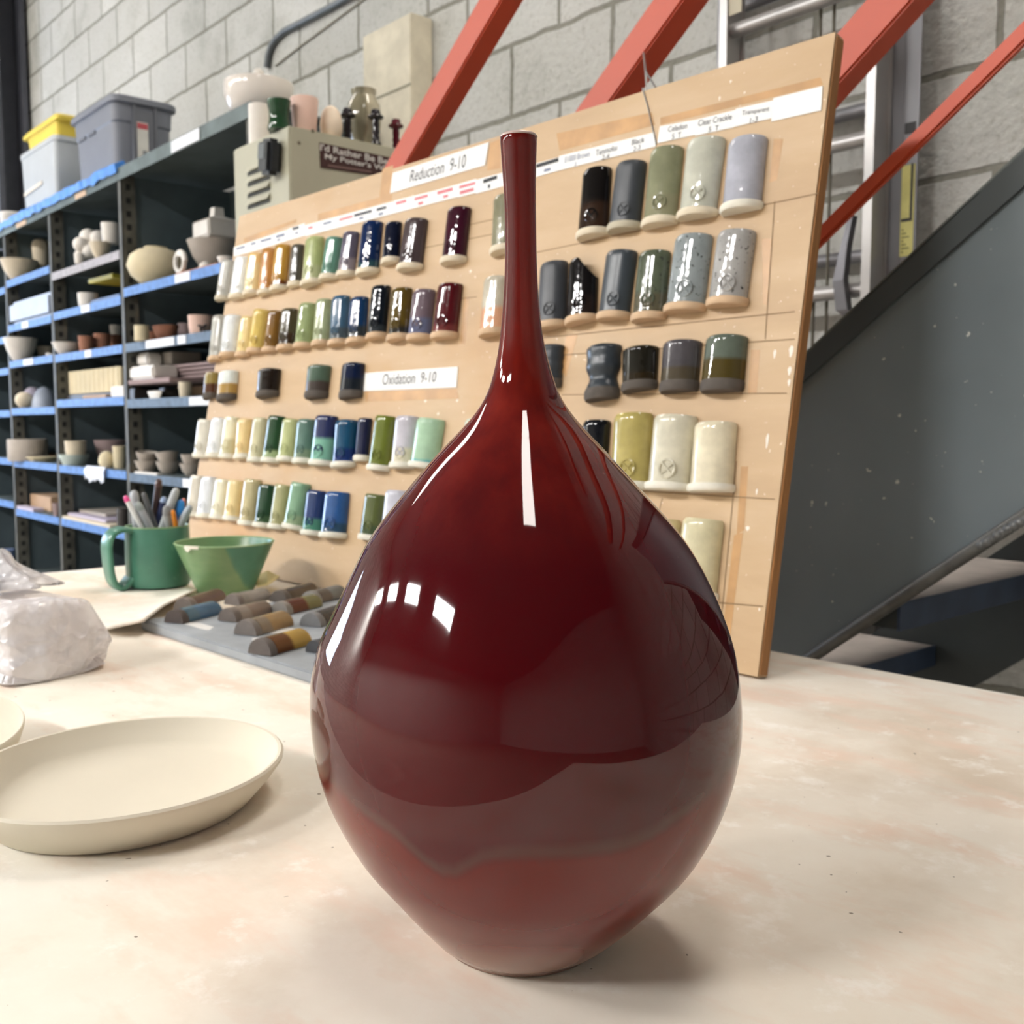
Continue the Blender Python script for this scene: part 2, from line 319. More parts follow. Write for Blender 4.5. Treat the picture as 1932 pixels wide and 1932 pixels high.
for x,y,w_,h_ in ((1493,663,9,24),(1490,700,8,18),(1462,668,6,18),(1489,722,6,14),(1448,832,6,30),(1411,997,9,9),(1428,928,4,12),(888,512,6,6),(803,757,7,5),(863,756,6,6),(827,781,6,6),(1433,1150,4,6),(1358,186,4,9),(1379,154,5,6),(1405,175,4,5)):
    p=inB(onB(x,y))+V((0,0,.0004)); k=depth(onB(x,y))/F/2
    bm=bmesh.new(); bm.faces.new([bm.verts.new(p+V((math.cos(a)*w_*k*(1+.3*math.sin(3*a)),math.sin(a)*h_*k,0))) for a in (2*PI*i/9 for i in range(9))]); link('slip_splash',bm,mat('dry_slip','#f3ece0',.8,.03),brd)
wt=onB(1212,165); bm=bmesh.new(); kn=onY(1218,135,wt.y+.03)
bm_tube(bm,[onY(1214,100,1.19),kn],.0016,5); bm_tube(bm,[kn,onB(1212,166)-bn*.009],.0014,5); bm_tube(bm,[kn,onB(1226,158)-bn*.012],.0014,5); bm_tube(bm,[onB(1212,166,.001),onB(1222,200,.001),onB(1238,272,.001)],.0008,5)
bm.transform(MWI); link('hanging_wire',bm,mat('thin_wire','#8b8a88',.4,metal=.6),brd)
# ------------------------------------------------------------------ test tiles on the board
m_clay={k:mat('bare_clay_'+k,c,.85,.12,30) for k,c in dict(w='#e2d6be',g='#c3bba6',p='#d2b493',k='#57504a',l='#e8e4d6').items()}
def tile_bm(R,D,H,taper=0,chip=False,ridges=0,waist=0,n=16):
    rings=[]; m=18
    for i in range(m+1):
        s=i/m; y=H*s; f=1+taper*(s-.3)
        if s>.93: f*=1-.10*((s-.93)/.07)**2
        if ridges: f*=1+.025*math.sin(s*ridges*2*PI)
        if waist: f*=1-waist*math.exp(-((s-.22)/.18)**2)
        r=[]
        for k in range(n+1):
            a=PI*k/n; yy=y
            if chip: yy=min(y,H*(1-.42*max(0,math.cos(a)-.12)))
            r.append(V((math.cos(a)*R*f,yy,math.sin(a)*D*f+.0005)))
        rings.append(r)
    bm=bmesh.new(); bm_loft(bm,rings); return bm
def stamp_bm(r,kind):
    bm=bmesh.new(); pts=[(math.cos(a)*r,math.sin(a)*r*1.1,0) for a in (2*PI*i/14 for i in range(15))]
    bm_tube(bm,pts,r*.16,5); s=r*.68
    if kind: bm_tube(bm,[(-s,-s,0),(s,s,0)],r*.17,5); bm_tube(bm,[(-s,s,0),(s,-s,0)],r*.17,5)
    return bm
ORD=['first','second','third','fourth','fifth','sixth','seventh','eighth','ninth','tenth','eleventh','twelfth','thirteenth','fourteenth','fifteenth','sixteenth','seventeenth','eighteenth','nineteenth','twentieth','twenty-first']
def tile(desc,xt,yt,xb,yb,w,m,row,i,foot='w',st=1,short=0,**kw):
    pb=onB(xb,yb); dv=(pb-CAM); vr=V((dv.x,dv.y,0)).normalized(); c=abs(vr.dot(ty)); s=math.sqrt(1-c*c)
    q=math.sqrt(c*c+.62*s*s); w=w*.945; sh=(q-c)/(q+c)*w/2
    if vr.dot(bx)>0: sh=-sh
    dp=depth(pb); R=w*dp/F/(q+c); D=R*.78
    pb=inB(onB(xb+sh,yb)); pt=inB(onB(xt+sh,yt)); H=(pt-pb).length
    fh_=.0085 if not short else H*.2
    e=empty('test_tile'); ang=math.atan2(-(pt.x-pb.x),pt.y-pb.y)
    ang=max(-.12,min(.12,ang)); e.matrix_world=MW@Matrix.Translation((pb.x,pb.y,.0006))@Matrix.Rotation(ang,4,'Z')
    tag(e,f"{desc} test tile, {ORD[i]} from left in board's {row}",'test tile','glaze test tiles on the plywood board')
    H-=D*.10
    fr=1.04 if short else 1.13
    rings=[[V((math.cos(PI*k/16)*R*g,y,math.sin(PI*k/16)*D*g*1.02+.0005)) for k in range(17)] for y,g in ((0,fr*.93),(fh_*.25,fr),(fh_*.75,fr),(fh_,fr*.95))]
    bm=bmesh.new(); bm_loft(bm,rings); link('foot',bm,m_clay[foot],e,smooth=.8)
    b=link('glazed_body',tile_bm(R,D,H-fh_,**kw),m,e,loc=(0,fh_,0),smooth=.9)
    if st and not short:
        a=PI*.40; r=R*.34; o=link('stamp',stamp_bm(r,1),m,e)
        nrm=V((math.cos(a)/R,0,math.sin(a)/D)).normalized(); X=V((0,1,0)).cross(nrm)
        P=V((math.cos(a)*R*.985,fh_+H*.17,math.sin(a)*D*.985+.0005))
        o.matrix_local=Matrix(((X.x,0,nrm.x,P.x),(X.y,1,nrm.y,P.y),(X.z,0,nrm.z,P.z),(0,0,0,1)))
G=glaze
R1=[('pale grey',431,493,420,569,26,G('#b9b8b0'),'g'),('bright white glazed',458,487,448,566,30,G('#e9eef2')),('pale amber yellow',483,480,474,559,28,G('#ecc98a','#f0dca6',.7)),('tan orange',505,473,501,558,28,G('#c08a4e')),('mustard yellow',534,465,526,551,31,G('#b98e3c','#6b3a18',.08)),('dark olive grey',563,464,556,543,25,G('#4d4a42')),('large light green',595,451,588,541,38,G('#a9b37c','#b3b78c',.3)),('teal green glossy',632,450,621,530,34,G('#5f8a7a')),('purple grey',664,440,653,524,34,G('#5a5566','#8d8388',.3)),('glossy deep blue',704,422,694,521,42,G('#0b2450','#2b4a52',.12,.05)),('dark navy',744,422,737,500,34,G('#070f26',None,.3,.05)),('brown purple',787,416,774,513,48,G('#4a3f41',None,.3,.1)),('dark plum red glossy',868,395,856,500,48,G('#3a0f22',None,.3,.04)),('olive grey part hidden by vase',955,372,950,480,48,G('#85836a'),'w',0),
('glossy black brown',1128,322,1119,451,60,G('#0f0c0c','#33231a',.42,.06)),('matte charcoal',1193,309,1178,439,62,G('#3c4046',None,.3,.4),'g'),('olive celadon',1260,283,1245,430,66,G('#86886d','#8f8d72',.3,.07)),('milky white glossy',1335,266,1316,415,74,G('#c3c4b6',None,.3,.06)),('lavender grey glossy',1413,264,1399,403,76,G('#aeb0bb',None,.3,.05),'l',0)]
R2=[('pale grey stoneware',413,598,407,683,26,G('#b4b3ab'),'p'),('bright white stoneware',440,597,431,676,32,G('#e4e8ea'),'p'),('pale yellow',468,599,459,675,28,G('#e6cf94'),'p'),('butter yellow',495,586,483,668,32,G('#d1b664'),'p'),('golden brown',520,588,510,666,28,G('#7d5a26'),'p'),('dark olive brown',547,585,540,663,34,G('#4a4430','#3a2a1c',.3),'p'),('glossy sage green',582,574,572,659,34,G('#94a274',None,.3,.06),'p'),('pale celadon',612,567,605,655,32,G('#a0aa86'),'p'),('slate blue',644,562,638,654,36,G('#3d5f7a','#4d5a62',.25),'p'),('cobalt blue',678,564,673,651,38,G('#123660','#2e3438',.25),'p'),('blue black glossy',720,542,711,642,38,G('#0c131d','#2b3136',.12,.06),'p'),('olive brown glossy',759,547,752,645,42,G('#5b4a1c','#2a2824',.12,.06),'p'),('mauve grey glossy',802,549,791,645,46,G('#6d5e67','#656a86',.35,.07),'p'),('crimson red',851,538,839,642,50,G('#4e1018','#6d3030',.12,.08),'p'),('cream and orange part hidden by vase',938,525,930,636,52,G('#c2bba9','#d9a684',.4,.1),'p',0),('matte charcoal beside the vase neck',1043,499,1041,624,58,G('#3a3d43',None,.3,.4),'p'),('glossy black chipped',1102,490,1098,613,60,G('#0e0b0d','#1f1614',.3,.05),'p',1),('blue charcoal satin',1175,476,1158,606,62,G('#3c434a',None,.3,.3),'p'),('speckled green grey',1237,477,1224,608,64,G('#58604f','#5e5a48',.3,.1,1),'p'),('speckled pale blue grey',1311,446,1292,592,76,G('#8f9799',None,.3,.09,1),'p'),('speckled pale grey glossy',1392,438,1372,581,76,G('#a6a5a3',None,.3,.06,1),'p')]
R3=[('short olive over brown',400,704,396,754,26,G('#8d7b45','#50301c',.42),'k'),('short white over amber',432,702,428,758,38,G('#dfe6e2','#b08f52',.42),'k'),('short black brown glossy',510,698,505,752,44,G('#1c130d',None,.3,.05),'k'),('short green grey',604,691,597,754,46,G('#4e6254','#443b37',.35),'k'),('short navy glossy',668,687,662,754,46,G('#0e1a38','#1a2028',.4,.06),'k'),('short ridged charcoal beside the vase',1040,653,1034,735,54,G('#34393f',None,.3,.35),'k'),('short waisted charcoal',1141,653,1136,757,68,G('#2f363d',None,.3,.3),'k'),('short olive black glossy',1210,657,1207,740,70,G('#1c1a14','#2a2112',.2,.05),'k'),('short purple grey',1289,645,1281,742,76,G('#4d4a4e','#4a4234',.3,.1),'k'),('short grey green over olive',1373,635,1362,742,84,G('#5d665c','#4c411e',.45,.05),'k')]
R4=[('pale grey porcelain',389,792,379,865,28,G('#d8d4c6'),'l'),('pure white porcelain',414,789,404,864,28,G('#ebeef3'),'l'),('cream over pale olive',439,787,429,866,29,G('#eae6c8','#cfc8a2',.4),'l'),('soft yellow',462,792,457,867,28,G('#e8cd96'),'l'),('pale khaki',493,789,483,873,30,G('#cdc8a5'),'l'),('dark leaf green',524,785,511,874,34,G('#22462a','#9db083',.15,.07),'l'),('yellow green',550,791,540,872,33,G('#b9c08c'),'l'),('grey green',580,792,571,876,36,G('#5c7a70','#7b8f78',.2),'l'),('indigo over mint',618,785,606,880,44,G('#27305a','#7fb8a2',.48,.1),'l'),('teal blue glossy',655,794,648,884,44,G('#174a6b','#16306a',.3,.06),'l'),('small navy',690,790,682,871,28,G('#12183a'),'l',0),('moss green glossy',729,785,714,889,42,G('#69742c',None,.3,.06),'l'),('lavender white',770,786,759,885,46,G('#c4c1cb','#d6cfb8',.3,.1),'l'),('mint green',815,790,800,885,56,G('#a5c6a8','#3ba0ac',.02,.07),'l',0),('pale mint sliver behind the vase shoulder',904,791,896,890,54,G('#cfd6c4'),'l',0),('glossy black',1127,794,1119,905,56,G('#0d0f16',None,.3,.05),'l',0),('khaki yellow large',1197,781,1188,926,76,G('#b0a262',None,.3,.1),'l'),('off white large',1277,784,1261,927,84,G('#cfcab6',None,.3,.15),'l'),('cream large',1352,797,1342,930,84,G('#dcd3b9',None,.3,.12),'l',0)]
R5=[('pale grey white',374,897,364,975,26,G('#d6d0c2'),'l'),('bluish white',396,900,387,978,30,G('#e0e4ea'),'l'),('cream white',422,904,411,980,28,G('#e6e2cb'),'l'),('custard yellow',447,906,437,983,30,G('#e6d09a'),'l'),('khaki',479,904,467,992,33,G('#c1b68e'),'l'),('dark bottle green',507,914,496,996,34,G('#1d4229','#3d5a3c',.15,.07),'l'),('sage khaki',535,914,523,999,32,G('#aeac80'),'l'),('celadon green glossy',570,910,554,999,40,G('#7fa486','#9ab08c',.2,.07),'l'),('blue over green',599,925,588,1011,38,G('#22396b','#4c8a76',.28,.1),'l'),('bright blue',638,928,629,1016,50,G('#2a5590','#2a4a66',.2,.08),'l'),('olive green glossy',710,932,698,1020,42,G('#5a6337','#49583a',.2,.06),'l'),('pale lavender behind the vase',752,925,742,1016,50,G('#c2c3cf'),'l',0),('khaki sliver at the vase edge',1250,978,1238,1122,78,G('#c3b68c',None,.3,.2),'l',0),('stone cream large',1329,977,1310,1128,84,G('#cfc7a4',None,.3,.2),'l',0)]
for row,L,sh in (('top row',R1,0),('second row',R2,0),('short third row',R3,1),('fourth row',R4,0),('bottom row',R5,0)):
    for i,d in enumerate(L):
        kw={}
        if 'chipped' in d[0]: kw['chip']=True
        if 'ridged' in d[0]: kw['ridges']=3.5
        if 'waisted' in d[0]: kw['waist']=.2; kw['ridges']=2.5
        ds=' '.join(d[0].split()[:8])
        tile(ds,d[1],d[2],d[3],d[4],d[5],d[6],row,i,d[7] if len(d)>7 else 'w',d[8] if len(d)>8 else 1,sh,taper=random.uniform(-.06,.06),**kw)
# ------------------------------------------------------------------ the red vase
VR=[(262,944,1013),(275,944.5,1012.5),(300,945.5,1012),(340,949,1011),(389,952,1011),(450,953,1012),(501,953,1013),(560,950,1016),(607,946.5,1020),(640,943.5,1025),(660,941,1029),(685,936.5,1034),(710,930.5,1043),(735,924,1050),(758,914,1060),(780,900,1074),(800,882,1093),(828,855,1119),(856,826,1146),(888,799,1175),(919,774,1204),(946,751,1229),(973,729,1254),(1020,694,1293),(1060,675,1318),(1100,655,1339),(1149,633,1361),(1210,602,1382),(1250,592,1391),(1291,584.5,1397),(1340,583,1401),(1394,587,1401),(1430,593,1397),(1470,602,1388),(1510,614,1377),(1547,631,1362),(1585,651,1345),(1620,674,1324),(1655,698,1300),(1686,728,1271),(1715,757,1240),(1741,784,1205),(1764,812,1175),(1785,838,1143)]
vb=onz(981,1767,T); VD=V((vb.x,vb.y,0)).length; vdir=V((vb.x,vb.y,0)).normalized()
VR+=[(1806,870,1092)]
def rowtab(y,k): return lerp_tab([(q[0],q[k]) for q in VR],y)
def lerp_tab(tab,x):
    for (a,b),(c,d) in zip(tab,tab[1:]):
        if a<=x<=c: return b+(d-b)*(x-a)/(c-a)
    return tab[0][1] if x<tab[0][0] else tab[-1][1]
vt=math.hypot(*(ray(981,262).xy)); ZT=(CAM+ray(981,262)*(VD/vt)).z-T
NZ=64; ZZ=[ZT*(i/NZ) for i in range(NZ+1)]; RR=[.0411+.06*math.sin(PI*min(1,z/.22)) if z<.22 else .02 for z in ZZ]; OO=[0.0]*(NZ+1)
wr=cr-vdir*cr.dot(vdir); wr.normalize()
for it in range(60):
    nr=RR[:]; no=OO[:]
    for i in range(1,NZ+1):
        z=ZZ[i]; a=max(i-1,0); b_=min(i+1,NZ); rp=(RR[b_]-RR[a])/(ZZ[b_]-ZZ[a]); r=RR[i]
        cs=max(-.9,min(.9,(r-rp*(z-.262))/VD)); sn=math.sqrt(1-cs*cs); X=[]
        for sg in (-1,1):
            P=vb+V((0,0,z))+cr*OO[i]-vdir*(r*cs)+wr*(r*sn*sg); d=P-CAM; k=F/d.dot(cf); X.append((966+k*d.dot(cr),966-k*d.dot(cu)))
        hw=(X[1][0]-X[0][0])/2; y=(X[0][1]+X[1][1])/2
        if 262<=y<=1806:
            tl_,tr_=rowtab(y,1),rowtab(y,2); nr[i]=r*(1+.5*((tr_-tl_)/2/hw-1)); no[i]=OO[i]+.5*((tl_+tr_)/2-(X[0][0]+X[1][0])/2)*VD/F
    RR=[nr[0]]+[(nr[i-1]+6*nr[i]+nr[min(i+1,NZ)])/8 for i in range(1,NZ)]+[nr[-1]]; OO=[no[0]]+[(no[i-1]+2*no[i]+no[min(i+1,NZ)])/4 for i in range(1,NZ)]+[no[-1]]
    OO[0]=OO[1]*.5; RR[0]=.0408
iz=next(i for i,z in enumerate(ZZ) if z>.03)
for i in range(1,iz):
    s_=ZZ[i]/ZZ[iz]; RR[i]=RR[0]+(RR[iz]-RR[0])*(s_+.12*s_*(1-s_))
prof=[[0.0,.0396,OO[0]]]+[[.0015,RR[0],OO[0]]]+[[z,r,o] for z,r,o in list(zip(ZZ,RR,OO))[1:]]
print('VASE',[(round(z,3),round(r,4),round(o,4)) for z,r,o in prof][::4])
NV=96
def cat(p0,p1,p2,p3,t): return .5*((2*p1)+(-p0+p2)*t+(2*p0-5*p1+4*p2-p3)*t*t+(-p0+3*p1-3*p2+p3)*t**3)
fine=[]
for i in range(len(prof)-1):
    a=prof[max(i-1,0)];b=prof[i];c=prof[i+1];d=prof[min(i+2,len(prof)-1)]
    for k in range(2):
        t=k/2; fine.append([b[0]+(c[0]-b[0])*t]+[cat(a[j],b[j],c[j],d[j],t) for j in (1,2)])
fine.append(prof[-1])
# smooth radii a little
for _ in range(2):
    r=[q[1] for q in fine]; o_=[q[2] for q in fine]
    for i in range(3,len(fine)-1): fine[i][1]=(r[i-1]+2*r[i]+r[i+1])/4; fine[i][2]=(o_[i-1]+2*o_[i]+o_[i+1])/4
zt=fine[-1][0]; rt=fine[-1][1]; ot=fine[-1][2]
fine+= [[zt+.0012,rt-.0008,ot],[zt+.0008,rt-.0022,ot],[zt-.004,rt-.003,ot],[zt-.03,rt-.004,ot]]
bm=bmesh.new(); rings=[]
for z,r,off in fine:
    rings.append([V((cr.x*off+math.cos(a)*r,cr.y*off+math.sin(a)*r,z)) for a in (2*PI*i/NV for i in range(NV))])
bm_loft(bm,rings)
def m_vase():
    m,t,b=newmat('oxblood_glaze'); tc=nd(t,'ShaderNodeTexCoord'); sp=nd(t,'ShaderNodeSeparateXYZ'); t.links.new(tc.outputs['Object'],sp.inputs[0])
    at=nd(t,'ShaderNodeAttribute',attribute_name='band_line'); 
    f=noisetex(t,7,5,stretch=(1,1,.5)); c=ramp(t,f,[(.3,C('#40010a')),(.55,C('#4b020a')),(.75,C('#55040c'))])
    fs=noisetex(t,60,4,stretch=(1,1,.06)); 
    ng=ramp(t,sp.outputs['Z'],[(.60,(0,0,0,1)),(.9,(1,1,1,1))]) if False else None
    mr=nd(t,'ShaderNodeMapRange'); mr.inputs['From Min'].default_value=.20; mr.inputs['From Max'].default_value=.30; t.links.new(sp.outputs['Z'],mr.inputs['Value'])
    nk=ramp(t,fs,[(.35,C('#5a0d0a')),(.52,C('#74160e')),(.7,C('#8a2418'))])
    c=mix(t,mr.outputs[0],c,nk)
    low=ramp(t,noisetex(t,9,4),[(.3,C('#5e120d')),(.7,C('#6a1810'))])
    s1=ramp(t,at.outputs['Fac'],[(.44,(1,1,1,1)),(.50,(0,0,0,1))]); c=mix(t,s1,c,low)
    s2=ramp(t,at.outputs['Fac'],[(.455,(0,0,0,1)),(.485,(.55,.55,.55,1)),(.50,(.5,.5,.5,1)),(.53,(0,0,0,1))]); c=mix(t,s2,c,C('#5a3a34'))
    gr=ramp(t,sp.outputs['Z'],[(.004,(.85,.85,.85,1)),(.032,(0,0,0,1))]); c=mix(t,gr,c,C('#a08578'))  # pale reflection of the table painted into the colour near the foot
    t.links.new(c,b.inputs['Base Color'])
    rr=ramp(t,at.outputs['Fac'],[(.40,(.16,.16,.16,1)),(.60,(.035,.035,.035,1))]); t.links.new(rr,b.inputs['Roughness'])
    b.inputs['Specular IOR Level'].default_value=.55
    bumpn(t,b,noisetex(t,11,2),.035,.004); return m
vo=link('bottle_vase',bm,m_vase(),None,loc=vb+V((0,0,.0005)),smooth=PI)
tag(vo,'tall glossy oxblood red bottle vase with long thin neck on the table front','vase')
# band line height by azimuth (redder, rougher lower band under a greyish line)
A=vo.data.attributes.new('band_line','FLOAT','POINT')
DR=[(-1.05,1490),(-.9,1500),(-.75,1525),(-.6,1545),(-.5,1580),(-.42,1608),(-.34,1612),(-.27,1590),(-.18,1563),(-.05,1556),(.15,1557),(.4,1555),(.55,1540),(.7,1515),(.9,1488),(1.05,1470)]
for i,v in enumerate(vo.data.vertices):
    off=lerp_tab([(q[0],q[2]) for q in fine],v.co.z); q=V((v.co.x-cr.x*off,v.co.y-cr.y*off,0))
    sx=math.atan2(q.dot(cr),-q.dot(vdir))
    y=lerp_tab(DR,max(-1.05,min(1.05,sx))); z=(onY(990,y,vb.y-.03).z-T); z=onP(990,y,vb-vdir*.075,vdir).z-T
    A.data[i].value=max(0,min(1,.5+(v.co.z-z)*8))
link('rim',lathe([(rt-.0003,-.0008),(rt+.0002,.0004),(rt-.0006,.0014),(rt-.002,.0012),(rt-.0022,-.001)],48,ring=True),mat('pale_rim','#c9b3ad',.2),vo,loc=(cr.x*ot,cr.y*ot,zt),smooth=PI)['label']='thin pale worn lip'
# ------------------------------------------------------------------ plates
import itertools
m_bisque=mat('bisque_clay','#ddd6c5',.8,.05,6,bump=.06,spec=.3)
def plate(pts,h,label,gap=.7):
    """fit an ellipse (a,b,angle) through unprojected rim points by coarse search, then build the dish"""
    Q=[onz(x,y,T+h) for x,y in pts]; best=None
    cx=sum(q.x for q in Q)/len(Q); cy=sum(q.y for q in Q)/len(Q); prm=[cx,cy,.13,.09,.6]; step=[.04,.04,.03,.03,.4]
    def err(p):
        e=0
        for q in Q:
            dx,dy=q.x-p[0],q.y-p[1]; c,s=math.cos(p[4]),math.sin(p[4]); u=(dx*c+dy*s)/p[2]; w_=(-dx*s+dy*c)/p[3]; e+=(math.hypot(u,w_)-1)**2
        return e
    best=err(prm)
    for it in range(400):
        imp=False
        for i in range(5):
            for sg in (1,-1):
                p=prm[:]; p[i]+=sg*step[i]
                if p[2]>.03 and p[3]>.03 and p[2]<.3 and p[3]<.3:
                    e=err(p)
                    if e<best: best=e; prm=p; imp=True
        if not imp: step=[s*.6 for s in step]
    print('PLATE',prm,best)
    a,b=prm[2],prm[3]
    P=[(.76,0),(.80,.001),(.93,h*.55),(.995,h*.86),(1.0,h*.95),(.985,h),(.965,h*.99),(.94,h*.86),(.87,h*.50),(.80,h*.40),(.5,h*.36),(.02,h*.35)]
    bm=bmesh.new(); bm_loft(bm,[[V((math.cos(t)*a*r,math.sin(t)*b*r,z)) for t in (2*PI*i/96 for i in range(96))] for r,z in P])
    o=link('clay_plate',bm,m_bisque,None,loc=(prm[0],prm[1],T+.0005),rot=(0,0,prm[4]),smooth=.7); tag(o,label,'plate','unfired clay plates'); return o
plate([(0,1413),(130,1378),(250,1358),(374,1350),(450,1358),(500,1377),(528,1408),(520,1442),(470,1478),(400,1507),(250,1537),(100,1553),(0,1549)],.030,'large unfired cream oval plate with a sharp rim at the left front')
plate([(-60,1313),(0,1315),(30,1325),(50,1346),(40,1372),(0,1404),(-60,1430),(-140,1440),(-200,1400),(-170,1340)],.028,'unfired cream plate cut off by the left edge, behind the large oval plate')
# ------------------------------------------------------------------ canvas sheet with curled edge
def onT(x,y,z=0): return onz(x,y,T+z)
c00=onT(30,1180); 
bm=bmesh.new(); N1,N2=30,24
far=[(8,1095),(60,1088),(120,1082.5),(209,1074),(280,1068),(330,1066)]
near=[(-30,1150),(60,1162),(203,1187),(272,1172),(310,1143),(372,1112)]
def poly(L,u):
    s=u*(len(L)-1); i=min(int(s),len(L)-2); f=s-i; return (L[i][0]+(L[i+1][0]-L[i][0])*f,L[i][1]+(L[i+1][1]-L[i][1])*f)
gv=[]
for j in range(N2+1):
    rw=[]
    for i in range(N1+1):
        u=i/N1; v=j/N2; A_=onT(*poly(far,u)); B_=onT(*poly(near,u),.002+.018*max(0,min(1,(u-.25)/.35))); p=A_.lerp(B_,v)
        k=max(0,(v-.62)/.38)**2*max(0,min(1,(u-.25)/.35)); lift=.018*k+.0005*mn.noise(p*14)
        rw.append(V((p.x,p.y,T+.0014+lift)))
    gv.append([bm.verts.new(p) for p in rw])
for j in range(N2):
    for i in range(N1): bm.faces.new((gv[j][i],gv[j][i+1],gv[j+1][i+1],gv[j+1][i]))
o=link('canvas_sheet',bm,m_can,None,smooth=PI); md=o.modifiers.new('thick','SOLIDIFY'); md.thickness=.003; md.offset=1
tag(o,'stiff cream canvas sheet with curled edge lying under the green mug','canvas sheet')
# ------------------------------------------------------------------ mug, pens, bowl
def gdual(c1,c2,name,axis,scale=1.0):
    m,t,b=newmat(name); f=noisetex(t,14,5); base=ramp(t,f,[(.3,C(c1,.82)),(.55,C(c1)),(.75,C(c1,1.25))])
    sp=ramp(t,noisetex(t,42,3),[(.66,(0,0,0,1)),(.72,(.6,.6,.6,1))]); base=mix(t,sp,base,C(c2))
    t.links.new(base,b.inputs['Base Color']); b.inputs['Roughness'].default_value=.28; return m
m_mug=gdual('#4f8572','#7fae92','green_mug_glaze',0); m_edge=mat('pale_green_edge','#93b183',.35,.15,30)
mp=onT(300,1105,.005); md_=depth(mp); mr=117/2*md_/F; mh=(onY(300,996,mp.y-.03).z-onY(300,1112,mp.y-.03).z)
e=empty('mug',(mp.x,mp.y,T+.0072)); tag(e,'green glazed mug with a big strap handle holding pens','mug')
link('body',lathe([(mr*.94,0),(mr*1.0,.006),(mr*1.0,mh*.5),(mr*.985,mh*.97),(mr*.975,mh),(mr*.93,mh),(mr*.91,mh*.97),(mr*.92,mh*.5),(mr*.9,.014),(.001,.012)],48),m_mug,e,smooth=.9)
link('rim',lathe([(mr*.985,mh*.985),(mr*.985,mh*1.004),(mr*.93,mh*1.006),(mr*.92,mh*.985)],48,ring=True),m_edge,e,smooth=.9)['label']='pale green worn lip'
hd=(-cr*.77-cf*.64); hd=V((hd.x,hd.y,0)).normalized()
bm=bmesh.new(); hp=[]
for q,(a,z) in enumerate([(.86,.93),(1.15,.97),(1.45,.91),(1.60,.74),(1.58,.42),(1.5,.15),(1.34,.03),(1.12,.04),(.92,.16)]): hp.append(hd*(mr*a)+V((0,0,mh*z)))
sd=V((-hd.y,hd.x,0)); rings=[]
HP=[]
for i in range(len(hp)-1):
    a=hp[max(i-1,0)];b=hp[i];c=hp[i+1];d=hp[min(i+2,len(hp)-1)]
    for k in range(4): HP.append(V([cat(a[j],b[j],c[j],d[j],k/4) for j in range(3)]))
HP.append(hp[-1])
for i,p in enumerate(HP):
    d=(HP[min(i+1,len(HP)-1)]-HP[max(i-1,0)]).normalized(); n_=d.cross(sd).normalized(); wd=.0195; th=.0045
    rings.append([p+sd*(wd*math.copysign(abs(math.cos(a))**.4,math.cos(a)))+n_*(th*math.copysign(abs(math.sin(a))**.7,math.sin(a))) for a in (2*PI*k/14 for k in range(14))])
bm_loft(bm,rings); link('handle',bm,m_mug,e,smooth=1.2)
m_pw=mat('pen_white','#eeeeee',.3,.02)
PENS=[('pink tipped white pen leaning left in the mug','pen',236,936,269,999,10,'#f0f0f0','#ef5a9d',-.016,.22),('thick pale grey marker standing at the back left of the mug','marker',252.6,925,258,990,17,'#b3b8bd',None,.012,0),('grey marker leaning left behind the pink tipped pen','marker',259,948,282,995,15,'#a9adb2','#97a09f',-.010,.4),('slim dark grey pen in the mug','pen',270,929,294,995,10,'#5d6062',None,.006,0),('dark brown pen with a clear clip, tallest in the mug','pen',300,904,292,972,13,'#3b2523','#57403d',.022,.3),('navy pen with a clear blue end in the mug','pen',310,938,297,992,13,'#28335a','#8fa4c4',.018,.25),('pale grey marker leaning right, tallest of the grey markers','marker',333.7,921,308,992,16,'#b9bec2',None,-.008,0),('short grey marker at the front of the mug','marker',313,955,319,997,15,'#a4a5a6','#8b8c8e',-.02,.5),('slim orange pen at the front of the mug','pen',326,962,332,996,9,'#dd861f',None,-.024,0),('bright blue capped pen in the mug','pen',342,943,338,990,16,'#2f8ee0',None,.0,0),('thin pen with a coral end behind the blue pen','pen',347,940,342,990,8,'#e08872',None,.016,0),('light grey marker leaning right at the right side of the mug','marker',360,954,338,993,15,'#a9b3bd',None,-.018,0)]
for lb,ct,x0,y0,x1,y1,w_,c1,c2,dy,fr in PENS:
    base=V((mp.x,mp.y,0))
    a=onP(x0,y0,base+fh*dy,fh); b_=onP(x1,y1,base+fh*dy*.8,fh); d=(a-b_).normalized(); bt=b_-d*.014; r=w_*depth(a)/F/2
    e=empty('pen' if ct=='pen' else 'marker',bt); tag(e,lb,ct,'pens in the green mug')
    L=(a-bt).length; rot=V((0,0,1)).rotation_difference(d).to_matrix().to_4x4()
    def pr(lst):
        bm=lathe(lst,14); bm.transform(rot); return bm
    link('barrel',pr([(r*.7,0),(r*.95,.01),(r,L*.5),(r*.97,L-r*1.6),(r*.8,L-r*.5),(r*.35,L)]),mat('pen_'+c1,c1,.35,.04),e,smooth=.9)
    if c2: link('cap',pr([(r*1.05,L*(1-fr*.6)),(r*1.08,L*(1-fr*.5)),(r*1.04,L-r*1.4),(r*.85,L-r*.4),(r*.4,L+.0008)]),mat('pen_'+c2,c2,.3,.04),e,smooth=.9)
